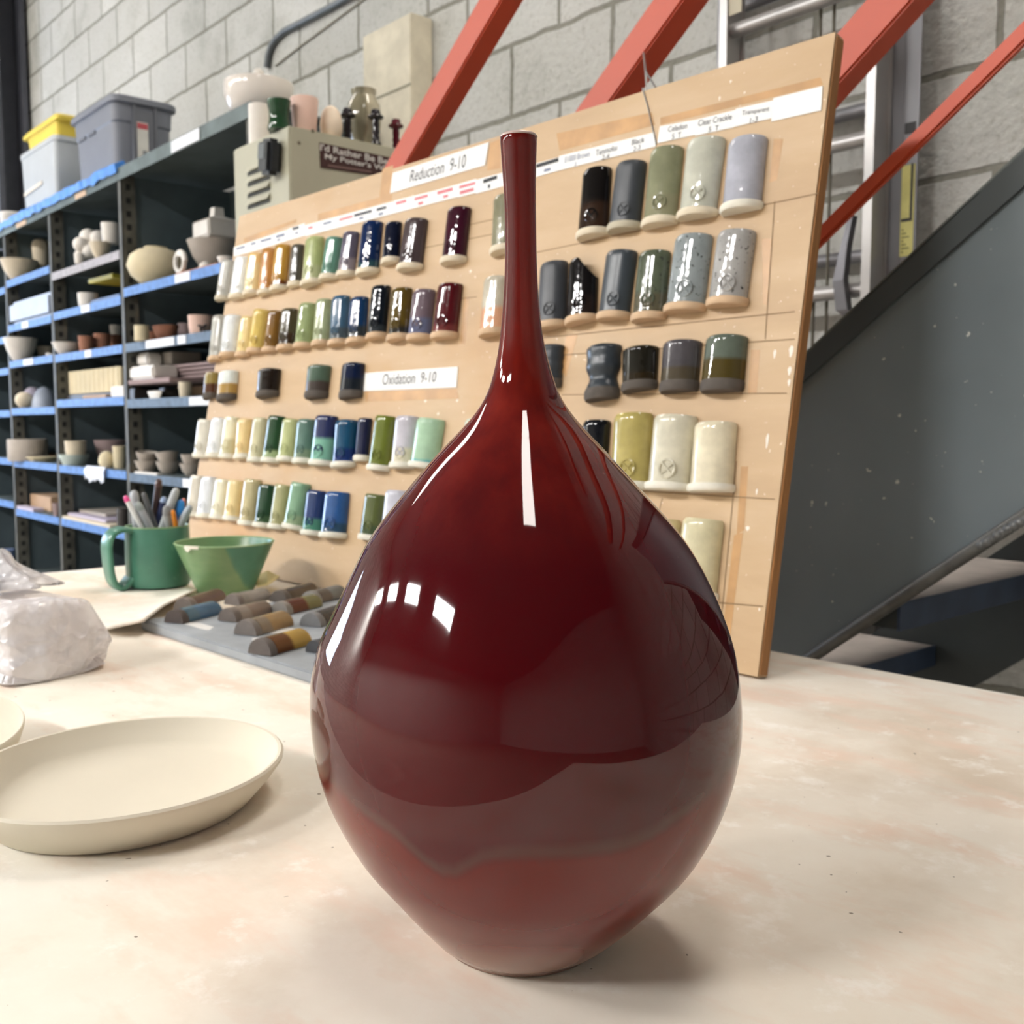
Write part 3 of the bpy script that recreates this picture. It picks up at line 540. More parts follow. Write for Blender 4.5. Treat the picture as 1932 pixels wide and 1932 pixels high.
def m_bowlg():
    m,t,b=newmat('two_green_glaze'); tc=nd(t,'ShaderNodeTexCoord'); n_=nd(t,'ShaderNodeVectorMath',operation='DOT_PRODUCT'); n_.inputs[1].default_value=(cr.x,cr.y,.30)
    t.links.new(tc.outputs['Object'],n_.inputs[0]); ad=nd(t,'ShaderNodeMath',operation='MULTIPLY_ADD'); ad.inputs[1].default_value=.012; t.links.new(noisetex(t,18,3),ad.inputs[0]); t.links.new(n_.outputs['Value'],ad.inputs[2])
    k=ramp(t,ad.outputs[0],[(.0480,(0,0,0,1)),(.0515,(1,1,1,1))])
    g1=ramp(t,noisetex(t,12,5,stretch=(1,1,3)),[(.3,C('#6f9467')),(.7,C('#89a777'))]); g2=ramp(t,noisetex(t,12,5),[(.3,C('#3f7a63')),(.7,C('#5b9a80'))])
    t.links.new(mix(t,k,g1,g2),b.inputs['Base Color']); b.inputs['Roughness'].default_value=.3; return m
bp=onT(426,1122); bp+=fh*.0; bd=depth(bp); br_=183/2*bd/F; bh=(onP(424,1024,bp,fh).z-onP(424,1122,bp,fh).z)+.001
e=empty('bowl',(bp.x,bp.y,T+.0005)); tag(e,'flared green bowl in two green glazes right of the mug','bowl')
link('body',lathe([(br_*.52,0),(br_*.55,.004),(br_*.98,bh*.97),(br_,bh),(br_*.985,bh*1.01),(br_*.955,bh),(br_*.52,.009),(.001,.008)],56),m_bowlg(),e,smooth=.8)
link('rim',lathe([(br_*.992,bh*.985),(br_*1.004,bh),(br_*.985,bh*1.018),(br_*.95,bh*1.005),(br_*.955,bh*.985)],56,ring=True),m_edge,e,smooth=.9)['label']='pale green lip'
bm=bmesh.new(); a0=math.atan2((-fh.x*.9-cr.x*.42),0) if False else None
ac=math.atan2((-fh*.9-cr*.42).y,(-fh*.9-cr*.42).x)
tp=[];btm=[]
for i in range(9):
    a=ac-.16+.36*i/8; dz=(.0085 if i==2 else .006 if i in (1,3) else .003)
    tp.append(V((math.cos(a)*br_*1.012,math.sin(a)*br_*1.012,bh*1.012))); btm.append(V((math.cos(a)*br_*1.003,math.sin(a)*br_*1.003,bh-dz)))
tv=[bm.verts.new(p) for p in tp]; bv=[bm.verts.new(p) for p in btm]
for i in range(8): bm.faces.new((bv[i],bv[i+1],tv[i+1],tv[i]))
tv2=[bm.verts.new(p*.94+V((0,0,p.z*.065))) for p in tp]
for i in range(8): bm.faces.new((tv[i],tv[i+1],tv2[i+1],tv2[i]))
link('chip',bm,mat('chip_white','#efe9dc',.8,.03),e)['label']='white chip on the lip'
# ------------------------------------------------------------------ tray with lying test tiles
m_tray=mat('kiln_shelf','#9aa0a6',.6,.22,14,bump=.1)
ta=onT(258,1186); tb_=onT(583,1290); dv=(tb_-ta).normalized(); tn=V((-dv.y,dv.x,0)); TH=.0125
tl=ta+dv*.012
LT=.62; DT=.33
bm=prism([V((0,0,0)),V((LT,0,0)),V((LT,DT,0)),V((0,DT,0))],V((0,0,TH))); bmesh.ops.bevel(bm,geom=bm.edges[:],offset=.002,segments=2,affect='EDGES')
tray=link('kiln_shelf',bm,m_tray,None,loc=(tl.x,tl.y,T+.0004),rot=(0,0,math.atan2(dv.y,dv.x))); tag(tray,'grey dusty slab tray holding a pile of brown test tiles behind the vase','tray')
bm=bmesh.new()
for sx_,sy_,rx,ry in ((.16,.09,.05,.025),(.24,.05,.035,.018),(.33,.09,.05,.02),(.45,.05,.06,.02),(.09,.035,.03,.012)):
    bm.faces.new([bm.verts.new((sx_+math.cos(a)*rx*(1+.25*math.sin(3*a+sx_*40)),sy_+math.sin(a)*ry*(1+.3*math.cos(2*a)),TH+.0003)) for a in (2*PI*i/18 for i in range(18))])
link('glaze_dust',bm,mat('white_dust','#d9d9d8',.9,.05),tray)['label']='patches of white dust'
def lying(lb,xf,yf,xe,ye,d,c1,c2,split,foot,z=0):
    zc=TH+z+.010
    a=onT(xf,yf,zc); b_=onT(xe,ye,zc); ax=(b_-a); ax.z=0; L=max(.055,min(.1,ax.length)); ax.normalize(); R=d*depth(a)/F/2*1.02
    sdv=V((ax.y,-ax.x,0)); M=Matrix(((sdv.x,ax.x,0,a.x),(sdv.y,ax.y,0,a.y),(0,0,1,T+TH+z+.0011),(0,0,0,1)))
    e=empty('test_tile',mw=M); tag(e,lb,'test tile','used test tiles lying on the grey tray')
    f_=L*.16
    rings=[[V((math.cos(PI*k/16)*R*g,y,math.sin(PI*k/16)*R*1.05*g)) for k in range(17)] for y,g in ((0,.97),(.002,1.0),(f_*.8,1.0),(f_,.95))]
    bm=bmesh.new(); bm_loft(bm,rings); link('foot',bm,mat('foot_'+foot,foot,.6,.3,30),e,smooth=.7)
    link('glazed_body',tile_bm(R*.96,R*1.0,L-f_),glaze(c1,c2,split,.22),e,loc=(0,f_,0),smooth=.9)
LY=[('mottled blue test tile at the left end of the grey tray',327,1162,405,1143,46,'#3f627f','#4b6a7c',.3,'#4f4542'),
('dusty brown test tile behind the mottled blue one',345,1138,412,1118,42,'#6b564c',None,.3,'#7c716a'),
('dusty grey test tile in the back row below the green bowl',437,1130,500,1118,42,'#8d867f',None,.3,'#7c726c'),
('grey brown test tile behind the tan one',428,1159,500,1142,46,'#75665c','#8a8079',.3,'#6e655f'),
('tan test tile with a wide grey foot behind the amber one',462,1184,536,1164,54,'#8d7350','#7c6f60',.3,'#77706c'),
('amber and brown test tile at the front of the tray',489,1220,570,1198,58,'#a58744','#5f3a1e',.45,'#5d5755'),
('dark brown test tile at the back of the tray',524,1124,588,1106,40,'#4b3f33',None,.3,'#5e5650'),
('red brown test tile with olive end',526,1146,594,1130,44,'#6d6b45','#57291d',.5,'#88837d'),
('grey blue test tile at the back right of the tray',583,1126,640,1112,42,'#6e7273','#5f5852',.4,'#84827e'),
('black glossy test tile by the vase',585,1168,650,1148,48,'#2b2e33',None,.3,'#7a7a7c'),
('small dark test tile half hidden by the vase, at the front',592,1216,660,1198,44,'#2f3034',None,.3,'#45464a')]
for a in LY: lying(*a)
q=[onT(412,1124,.012),onT(455,1104,.016),onT(500,1106,.02),onT(520,1110,.012),onT(480,1121,.010)]
q=[onT(484,1124),onT(482,1110),onT(505,1107),onT(528,1112),onT(505,1124)]
o=link('paper_scrap',prism([p+V((0,0,.0135+h)) for p,h in zip(q,(.0,.004,.012,.006,.002))],V((0,0,.0015))),mat('yellow_paper','#ecd9a0',.7,.05)); tag(o,'pale yellow curled paper scrap between the green bowl and the tray tiles','paper')
# ------------------------------------------------------------------ plastic bag
def crumple(w_,d_,h_,seed,amp,nx=64):
    bm=bmesh.new(); bmesh.ops.create_cube(bm,size=1); bmesh.ops.subdivide_edges(bm,edges=bm.edges[:],cuts=nx,use_grid_fill=True)
    rs=random.Random(seed)
    def seeds(n): return [(V((rs.uniform(-.5,.5)*w_,rs.uniform(-.5,.5)*d_,rs.uniform(-.5,.5)*h_)),V((rs.uniform(-1,1),rs.uniform(-1,1),rs.uniform(-1,1)))*.45,rs.uniform(.3,1)) for _ in range(n)]
    S1=seeds(46); S2=seeds(190)
    def hgt(q,S): return min((q-s).length*k+(q-s).dot(g) for s,g,k in S)
    for v in bm.verts:
        c=v.co; m8=(abs(c.x)**9+abs(c.y)**9+abs(c.z)**9)**(1/9)*2; c=c/m8
        top=max(0,c.z+.1); q=V((c.x*w_*(1-.16*top),c.y*d_*(1-.16*top),c.z*h_*(1-.22*max(0,c.x)*max(0,c.z)*2))); dn=c.normalized()
        h=hgt(q,S1)*.95+hgt(q,S2)*.75+.004*mn.noise(q*11)
        v.co=q+dn*h*(1 if c.z>-.45 else .3)
    zm=min(v.co.z for v in bm.verts)
    for v in bm.verts: v.co.z=max(0,v.co.z-zm-.002)
    return bm
def m_plastic():
    m,t,b=newmat('clear_plastic'); b.inputs['Base Color'].default_value=C('#f7f5f8'); b.inputs['Roughness'].default_value=.18; b.inputs['Specular IOR Level'].default_value=.8
    tr=nd(t,'ShaderNodeBsdfTransparent'); ms=nd(t,'ShaderNodeMixShader'); fr=ramp(t,noisetex(t,16,4,rough=.6),[(.38,(.62,.62,.62,1)),(.6,(.95,.95,.95,1))])
    tl=nd(t,'ShaderNodeBsdfTranslucent'); tl.inputs[0].default_value=C('#f7f5f8'); m2=nd(t,'ShaderNodeMixShader'); m2.inputs[0].default_value=.25
    tc=nd(t,'ShaderNodeTexCoord'); nz=nd(t,'ShaderNodeTexNoise'); nz.inputs['Scale'].default_value=14; nz.inputs['Detail'].default_value=3; t.links.new(tc.outputs['Object'],nz.inputs['Vector'])
    mv=nd(t,'ShaderNodeMix',data_type='VECTOR'); mv.inputs[0].default_value=.12; t.links.new(tc.outputs['Object'],mv.inputs[4]); t.links.new(nz.outputs['Color'],mv.inputs[5])
    vo_=nd(t,'ShaderNodeTexVoronoi'); vo_.inputs['Scale'].default_value=34; t.links.new(mv.outputs[1],vo_.inputs['Vector']); bumpn(t,b,vo_.outputs['Distance'],.9,.010)
    t.links.new(b.outputs[0],m2.inputs[1]); t.links.new(tl.outputs[0],m2.inputs[2])
    t.links.new(fr,ms.inputs[0]); t.links.new(tr.outputs[0],ms.inputs[1]); t.links.new(m2.outputs[0],ms.inputs[2]); t.links.new(ms.outputs[0],t.nodes['Material Output'].inputs[0])
    return m
bw,bdp,bh_=.172,.13,.098
ctr=onT(40,1260); ang=AT+.15
e=empty('plastic_bag',(ctr.x,ctr.y,T+.0005)); e.rotation_euler=(0,0,ang); tag(e,'crumpled clear plastic bag wrapped round a pale block at the left edge','plastic bag')
mpl=m_plastic()
link('wrapping',crumple(bw,bdp,bh_,3,.0075),mpl,e,smooth=.5,fix=False)
bm=bmesh.new(); rings=[]
for i in range(10):
    s=i/9; rr=.050*(1-s)**1.1+.008+.03*max(0,s-.7); rings.append([V((-.055+math.cos(a)*rr*(1+.30*math.sin(7*a+s*3)+.15*math.sin(11*a)),.0+math.sin(a)*rr*(1+.30*math.cos(6*a)),bh_*.86+.036*s+.004*math.sin(5*a))) for a in (2*PI*j/60 for j in range(60))])
bm_loft(bm,rings); link('gathered_neck',bm,mpl,e,smooth=PI)
o=link('clay_block',rloft([(bw*.76,bdp*.74,.004,.02),(bw*.80,bdp*.78,.012,.02),(bw*.74,bdp*.72,bh_*.70,.02),(bw*.66,bdp*.62,bh_*.76,.02)]),mat('pale_clay','#f4eeec',.8,.03),None,loc=(ctr.x,ctr.y,T+.001),rot=(0,0,ang),smooth=.8)
tag(o,'pale block wrapped inside the crumpled clear plastic bag','clay block')
# ------------------------------------------------------------------ steel shelving
YS=1.5; SD=.449; m_sh=mat('shelf_steel','#5d686a',.55,.18,8,metal=.2); m_shd=mat('shelf_panel','#56646a',.6,.2,5)
m_edgeb=mat('blue_edge','#5b86c6',.6,.25,30); m_edgeg=mat('blue_grey_edge','#566a80',.6,.3,25); m_edge2=mat('pale_worn_edge','#a9a6ab',.7,.2,30); m_tagw=mat('paper_tag','#e8ebf2',.7,.05)  # plain blue and blue grey colours for the shelf edge strips
def m_post_():
    m,t,b=newmat('slotted_post'); tc=nd(t,'ShaderNodeTexCoord'); sp=nd(t,'ShaderNodeSeparateXYZ'); t.links.new(tc.outputs['Object'],sp.inputs[0])
    a=nd(t,'ShaderNodeMath',operation='FRACT'); ml=nd(t,'ShaderNodeMath',operation='MULTIPLY'); ml.inputs[1].default_value=1/.05; t.links.new(sp.outputs['Z'],ml.inputs[0]); t.links.new(ml.outputs[0],a.inputs[0])
    k1=nd(t,'ShaderNodeMath',operation='LESS_THAN'); k1.inputs[1].default_value=.45; t.links.new(a.outputs[0],k1.inputs[0])
    y1=nd(t,'ShaderNodeMath',operation='COMPARE'); y1.inputs[1].default_value=.028; y1.inputs[2].default_value=.009; t.links.new(sp.outputs['Y'],y1.inputs[0])
    k=nd(t,'ShaderNodeMath',operation='MULTIPLY'); t.links.new(k1.outputs[0],k.inputs[0]); t.links.new(y1.outputs[0],k.inputs[1])
    f=ramp(t,noisetex(t,9,5),[(.35,C('#4a4a44')),(.6,C('#67665e')),(.75,C('#8a7a66'))])
    t.links.new(mix(t,k.outputs[0],f,C('#16191a')),b.inputs['Base Color']); b.inputs['Roughness'].default_value=.6; return m
m_post=m_post_()
PX=[onY(x,800,YS).x for x in (22,107,239)]; PX.append(onY(468,205,YS).x); PX=[PX[0]-.62]+PX
ztop=onY(468,196,YS).z
shu=empty('steel_shelving',((PX[0]+PX[-1])/2,YS,0)); tag(shu,'long dark steel shelving unit full of pottery against the block wall','shelving unit')
ox,oy=shu.location.x,shu.location.y
def sl(name,bm,m,**k): bm.transform(Matrix.Translation((-ox,-oy,0))); return link(name,bm,m,shu,**k)
for i,x in enumerate(PX):
    bm=bmesh.new(); bm_box(bm,x-.016,x+.016,YS,YS+.003,0,ztop-.02); bm_box(bm,x+.013,x+.016,YS,YS+.055,0,ztop-.02); bm_box(bm,x-.016,x-.013,YS,YS+.055,0,ztop-.02)
    bm.transform(Matrix.Translation((-x,-YS,0))); link('post',bm,m_post,shu,loc=(x-ox,YS-oy,0))
    sl('side_panel',box(x-.002,x+.002,YS+.055,YS+SD,.02,ztop-.02),m_shd)
sl('back_panel',box(PX[0],PX[-1],YS+SD,YS+SD+.004,.02,ztop-.02),m_shd)
def shelf(x0,x1,z,edge,name='shelf',lip=.032,tags=()):
    o=sl(name,box(x0+.017,x1-.017,YS+.002,YS+SD,z-.004,z),m_sh)
    bm=box(x0+.017,x1-.017,YS-.002,YS+.003,z-lip,z+.0005); bm.transform(Matrix.Translation((-ox,-oy,0))); link('edge_strip',bm,edge,o)
    for (a,b,c,d) in tags:
        p=onY(a,b,YS-.004); q=onY(c,d,YS-.004)
        bm=box(min(p.x,q.x),max(p.x,q.x),YS-.0045,YS-.002,z-lip+.002,z-.001); bm.transform(Matrix.Translation((-ox,-oy,0))); link('paper_tag',bm,m_tagw,o)
    return o
def zs(x,y): return onY(x,y,YS).z+.014
SH={}
B3=[(236,551,m_edgeb,[(330,528,358,524)]),(237,656,m_edgeg,[(275,650,328,642),(335,640,350,638)]),(240,761,m_edgeg,[(357,757,398,757)]),(250,900,m_edgeg,[(345,915,365,917)]),(252,1030,m_sh,[])]
B2=[(104,520,m_edge2,[]),(108,595,m_edgeb,[(153,588,169,584)]),(111,675,m_edgeb,[(160,670,172,668)]),(112,761,m_edgeb,[]),(118,884,m_edgeb,[]),(122,985,m_edgeb,[]),(124,1090,m_sh,[])]
B1=[(30,530,m_edgeb,[]),(30,617,m_edgeb,[(41,613,53,610)]),(30,686,m_edgeb,[(44,682,62,678)]),(30,776,m_edgeb,[]),(30,874,m_edgeb,[]),(30,965,m_edgeb,[]),(30,1080,m_sh,[])]
for bi,BB in ((1,B1),(2,B2),(3,B3)):
    for k,(x,y,ed,tg) in enumerate(BB):
        z=zs(x,y); SH[(bi,k)]=z; shelf(PX[bi],PX[bi+1],z,ed,tags=tg)
for k,y in enumerate((545,640,700,780,870,950,1092)): shelf(PX[0],PX[1],zs(14,y),m_edgeb)
sl('top_shelf',box(PX[0]-.02,PX[-1]+.03,YS-.004,YS+SD,ztop-.006,ztop),m_sh)
tpe=sl('top_edge',box(PX[0]-.02,PX[-1]+.03,YS-.008,YS-.004,ztop-.045,ztop+.001),mat('worn_teal_edge','#5d6a6a',.55,.35,10))
for a,b,m_ in (((322,245),(347,235),m_tagw),((330,262),(376,240),m_tagw),((141,354),(161,343),mat('tan_tag','#c9ad92',.7)),((30,411),(48,402),mat('tan_tag','#c9ad92',.7))):
    p=onY(*a,YS-.01); q=onY(*b,YS-.01); ys_=YS-.0105-.0015*(a[0]==330); bm=box(p.x,q.x,ys_,ys_+.0023,ztop-.042,ztop-.004 if m_ is m_tagw else ztop-.02); bm.transform(Matrix.Translation((-ox,-oy,0))); link('paper_tag',bm,m_,tpe)
# crumpled blue tape along the top edge
bm=bmesh.new(); rings=[]; a=onY(-14,420,YS).x; b=onY(226,298,YS).x
for i in range(70):
    s=i/69; x=a+(b-a)*s; h=.022+.030*max(0,mn.noise(V((s*14,3,0)))+.3); o_=.010+.012*abs(mn.noise(V((s*20,7,0))))
    rings.append([V((x,YS-.010-o_*.6,ztop-.018+.014*mn.noise(V((s*25,1,1))))),V((x,YS-.012-o_,ztop+h*.45)),V((x+.004,YS+.004+o_,ztop+h)),V((x,YS+.03,ztop+.0025)),V((x,YS-.0095,ztop+.0028))])
bm_loft(bm,rings); o=link('blue_tape',bm,mat('blue_tape','#3f86dc',.5,.2,30)); tag(o,'crumpled bright blue tape strip along the top shelf edge','tape')
# ------------------------------------------------------------------ pottery shapes
def prof_(kind):
    P={'bowl':[(.42,0),(.5,.04),(.80,.45),(1,1),(.94,1),(.74,.48),(.4,.12),(.01,.1)],
    'round':[(.42,0),(.55,.03),(.86,.3),(.98,.62),(1,.97),(.99,1),(.94,1),(.9,.6),(.5,.1),(.01,.08)],
    'deep':[(.60,0),(.68,.05),(.88,.45),(.97,.86),(1,.88),(1,1),(.93,1),(.82,.45),(.6,.1),(.01,.1)],
    'cup':[(.80,0),(.88,.06),(.96,.5),(1,1),(.92,1),(.88,.5),(.8,.1),(.01,.1)],
    'cyl':[(.97,0),(1,.04),(1,.96),(.98,1),(.90,1),(.9,.1),(.01,.1)],
    'tumbler':[(.78,0),(.82,.04),(1,.97),(.98,1),(.92,1),(.76,.1),(.01,.1)],
    'plate':[(.7,0),(.75,.1),(1,.85),(1,1),(.95,1),(.72,.35),(.01,.3)],
    'hour':[(.92,0),(.95,.05),(.82,.32),(.78,.45),(.86,.7),(1,.96),(.98,1),(.9,1),(.75,.5),(.7,.1),(.01,.1)],
    'egg':[(.62,0),(.75,.04),(.95,.25),(1,.42),(.94,.62),(.74,.83),(.45,.95),(.2,.995),(.01,1)],
    'post':[(.62,0),(.68,.03),(.72,.3),(.92,.62),(1,.78),(.93,.90),(.68,.97),(.3,1),(.01,1)],
    'jar':[(.5,0),(.62,.06),(.93,.35),(1,.55),(.9,.76),(.7,.87),(.66,.91),(.72,.95),(.72,1),(.64,1),(.6,.9),(.01,.5)],
    'squat':[(.40,0),(.5,.05),(.86,.28),(1,.52),(.88,.78),(.62,.92),(.40,.955),(.40,1),(.36,1),(.35,.95),(.01,.8)],
    'ball':[(.35,0),(.55,.06),(.9,.3),(1,.52),(.9,.76),(.6,.93),(.3,1),(.01,1)],
    'dome':[(1,0),(1,.08),(.93,.35),(.75,.65),(.45,.9),(.15,1),(.01,1)],
    'stick':[(.62,0),(.7,.03),(.55,.1),(.42,.16),(.5,.22),(.38,.3),(.5,.38),(.4,.46),(.46,.58),(.42,.72),(.9,.76),(1,.80),(.95,.83),(.62,.86),(.6,.95),(.5,1),(.01,1)],
    'box':None}[kind]
    return P
m_pot={k:mat('pot_'+k,c,r,.08,10) for k,c,r in (('white','#e6e1da',.6),('bisque','#d9cdb6',.75),('cream','#dccfae',.75),('grey','#b5aca2',.75),('pink','#e3c2b3',.75),('terra','#a5735c',.8),('brown','#8a5a44',.8),('dark','#35302e',.5),('mauve','#9a8685',.8),('bluew','#aab3c4',.5),('tan','#b99a7c',.75),('lilac','#bfb6c8',.7))}
def bay(x):
    for i_ in range(len(PX)-1):
        if PX[i_]<=x<PX[i_+1]: return i_
    return 0 if x<PX[0] else len(PX)-2
def seat(p,k,W,sy):
    # keep the pot inside its own bay: slide it forward along the shelf depth until it clears the side panel
    i_=bay(p.x*YS/p.y); lo=PX[i_]+.02; lim=lo/((p.x-W)/p.y); y=min(p.y,lim,YS+SD-.012-W*sy); y=max(y,YS+.6*W*sy-.02)
    s_=y/p.y; q=CAM+(p-CAM)*s_; q.x=max(lo+W*s_,q.x); return q,k*s_
def pot(name,kind,lb,cat_,xc,yb,w,h,Y,mt,z=None,grp=None,n=28,sx=1,sy=1,wob=0,rot=None):
    p=onY(xc,yb,Y); k=depth(p)/F; W=w*k/2; H=h*k
    if z is None: z=p.z
    if z<ztop-.05 and Y>YS-.1 and p.x<PX[-1]+.05: p,k=seat(p,k,W,sy); W=w*k/2; H=h*k
    mt=m_pot[mt] if isinstance(mt,str) else mt
    bm=lathe([(r*W,q*H) for r,q in prof_(kind)],n,sx,sy,wob)
    o=link(name,bm,mt,None,loc=(p.x,p.y,z+.0006),smooth=.8)
    if rot: o.rotation_euler=rot
    tag(o,lb,cat_,grp); return o
def slab(name,lb,cat_,x0,x1,yb,h,Y,dpt,mt,z=None,grp=None,bev=.003,rz=0,dz=0):
    a=onY(x0,yb,Y); b=onY(x1,yb,Y); k=depth((a+b)/2)/F; z=(a.z if z is None else z)+dz
    mt=m_pot[mt] if isinstance(mt,str) else mt; i_=bay(b.x*YS/b.y); Y=max(YS+.002,min(Y,(PX[i_]+.022)*Y/a.x)); a=onY(x0,yb,Y); b=onY(x1,yb,Y); k=depth((a+b)/2)/F
    W=abs(b.x-a.x); dpt=min(dpt,YS+SD-.012-Y)
    mx=max(PX[i_]+.02+W/2,min(PX[i_+1]-.02-W/2,(a.x+b.x)/2)); a=a.copy(); b=b.copy(); a.x=b.x=mx
    o=link(name,box(-W/2,W/2,0,dpt,0,h*k,bev),mt,None,loc=((a.x+b.x)/2,Y,z+.0006),rot=(0,0,rz)); tag(o,lb,cat_,grp); return o
GP='pottery on the steel shelving'
Y1=YS+.10
# top of the shelving
pot('bowl','deep','white deep bowl with a raised rim at the far left of the shelf top','bowl',25,403,50,46,YS+.13,'white',ztop)
def tub(name,lb,cat_,pl_,pc,pr,ytop,Y,m,lid=None,bulge=0):
    a=onY(*pl_,Y); c=onY(*pc,Y); r=onX(*pr,c.x); zt=onY(*ytop,Y).z; w_=c.x-a.x; d_=min(abs(r.y-Y),.42); h_=zt-ztop
    e=empty(name,((a.x+c.x)/2,Y+d_/2,ztop+.001)); tag(e,lb,cat_); print(name,w_,d_,h_); return e,w_,d_,h_
m_tote=mat('grey_plastic','#7b7f8a',.45,.04); m_toted=mat('dark_grey_plastic','#686b74',.45,.04)
e,w_,d_,h_=tub('storage_tote','big grey plastic storage tote with a lid on the shelf top','storage box',(127,210),(211,169),(338,187),(208,172),YS+.03,m_tote)
link('body',rloft([(w_*.80,d_*.80,0,.03),(w_*.84,d_*.84,h_*.30,.035),(w_*.87,d_*.87,h_*.68,.04),(w_*.90,d_*.90,h_*.70,.04),(w_*.92,d_*.92,h_*.92,.04)]),m_tote,e,smooth=.5)
link('lid',rloft([(w_*.97,d_*.97,h_*.90,.04),(w_,d_,h_*.91,.045),(w_,d_,h_*.965,.045),(w_*.97,d_*.97,h_*.985,.045),(w_*.9,d_*.9,h_,.04)]),m_tote,e,smooth=.5)
bm=bmesh.new(); bm_box(bm,w_*.43,w_*.475,-d_*.17,d_*.12,h_*.02,h_*.84); link('handle_panel',bm,m_toted,e)
for y in (-d_*.19,d_*.13): link('rib',box(w_*.40,w_*.48,y,y+.012,0,h_*.9),m_toted,e)
for x in (-.32,-.1): link('grip_notch',box(w_*x,w_*(x+.14),-d_*.455,-d_*.43,h_*.655,h_*.69),m_toted,e)
st=link('sticker',box(w_*.4755,w_*.478,-d_*.135,d_*.03,h_*.25,h_*.70),mat('sticker_white','#d9d8d2',.5),e); st['label']='white product sticker with a red band'
link('red_band',box(w_*.4781,w_*.4785,-d_*.13,d_*.025,h_*.62,h_*.69),mat('sticker_red','#c0505a',.5),st); link('dark_mark',box(w_*.4781,w_*.4785,-d_*.06,-d_*.0,h_*.29,h_*.37),mat('sticker_grey','#8c8f92',.5),st)
m_tr=mat('translucent_plastic','#c9cfd4',.4,.05,8,trans=.15)
e,w_,d_,h_=tub('plastic_bin','translucent pale plastic bin on the shelf top left of the grey tote','bin',(35,289),(102,254),(165,262),(100,254),YS+.05,m_tr)
link('body',rloft([(w_*.86,d_*.86,0,.02),(w_*.95,d_*.95,h_*.93,.025),(w_*1.0,d_*1.0,h_*.935,.03),(w_*1.0,d_*1.0,h_,.03),(w_*.94,d_*.94,h_,.02),(w_*.93,d_*.93,h_*.9,.02)]),m_tr,e,smooth=.5)
M=Matrix.Translation((0,-d_*.475,h_*.42))@Matrix.Rotation(-.05,4,'Y')
link('tape_strip',box(-w_*.40,w_*.12,-.002,.0,0,.016,M=M),mat('cream_tape','#e6dccd',.7),e)
bx_,by_,bz_=e.location
e2=empty('yellow_tub',(bx_-.01,by_+.02,ztop+h_+.0015)); tag(e2,'bright yellow lidded tub stacked on the translucent bin','tub'); my=mat('yellow_plastic','#e9d155',.4,.04)
hh=.105
link('body',rloft([(w_*.76,d_*.80,0,.02),(w_*.82,d_*.86,hh*.75,.02)]),my,e2,smooth=.5); link('lid',rloft([(w_*.98,d_*.98,hh*.74,.02),(w_*1.0,d_*1.0,hh*.86,.02),(w_*.9,d_*.9,hh,.03)]),my,e2,smooth=.5)
yb_=YS+.115
o=pot('bowl','round','wide glossy white bowl at the right end of the shelf top','bowl',489,190,131,68,yb_,mat('gloss_white','#e4ddd6',.12,.04),ztop)
zz=o.location.z; kk=depth(o.location)/F
e=empty('domed_lid',(o.location.x,o.location.y,zz+62*kk)); tag(e,'white domed lid with a round knob resting in the wide white bowl','lid')
link('dome',lathe([(54*kk,0),(56*kk,2*kk),(50*kk,10*kk),(30*kk,17*kk),(8*kk,20*kk),(.001,20.5*kk)],32),m_pot['white'],e,smooth=.8); link('knob',lathe([(4*kk,19*kk),(4*kk,22*kk),(9*kk,25*kk),(10*kk,30*kk),(6*kk,34*kk),(.0008,35*kk)],20),m_pot['white'],e,smooth=.8)
# bay one
z=SH[(1,0)]; pot('bowl','bowl','shallow tan bowl at the left on the top bay shelf','bowl',34,526,68,36,Y1+.02,'bisque',z,GP); pot('closed_vase','post','tall pale rounded closed vase beside the first shelf post','vase',78,507,32,82,Y1+.14,'bisque',z,GP)
z=SH[(1,1)]; slab('planter','blocky white faceted planter with a slanted side, left bay second shelf','planter',10,86,612,44,Y1,.18,'bluew',z,GP,.018)
z=SH[(1,2)]; pot('bowl','bowl','white bowl with a small dark spot, left bay third shelf','bowl',31,677,60,42,Y1-.02,'white',z,GP); pot('bowl','bowl','smaller white bowl behind the spotted one','bowl',86,664,32,30,Y1+.15,'bisque',z,GP); pot('plate','plate','thin white dish at the right of the left bay third shelf','dish',97,668,20,8,Y1-.04,'white',z,GP)
o=bpy.data.objects['bowl.003'] if 'bowl.003' in bpy.data.objects else None
z=SH[(1,3)]; pot('pot','ball','small round pale pot at the front, left bay fourth shelf','pot',46,770,32,30,Y1-.08,'bisque',z,GP); pot('pot','ball','rounded lilac grey pot behind the small round pot','pot',62,758,34,40,Y1+.16,'lilac',z,GP); pot('bowl','dome','white bowl upside down on the left bay fourth shelf','bowl',84,765,46,40,Y1+.0,'bluew',z,GP)
z=SH[(1,4)]; pot('pot','cyl','wide grey white cylinder pot, left bay fifth shelf','pot',50,863,70,40,Y1+.04,'grey',z,GP); pot('plate','plate','thin cream plate in front of the wide cylinder pot','plate',80,868,56,9,Y1-.05,'cream',z,GP); pot('dish','plate','small brownish dish at the back right, left bay fifth shelf','dish',101,845,20,12,Y1+.2,'tan',z,GP)
z=SH[(1,5)]; slab('cardboard_box','small tan box on the left bay sixth shelf','box',58,97,970,28,Y1+.07,.12,'tan',z,GP); pot('cup','cup','pinkish cup beside the small tan box','cup',108,966,16,25,Y1-.08,'mauve',z,GP); slab('paper_stack','loose pale papers on the left bay sixth shelf','paper',28,58,962,6,Y1-.09,.05,'lilac',z,GP,.001)
z=SH[(1,6)]; 
pot('bucket','tumbler','light blue bucket low at the far left of the shelving','bucket',12,1088,34,34,YS+.2,mat('blue_bucket','#7f93bd',.5),zs(14,1092))
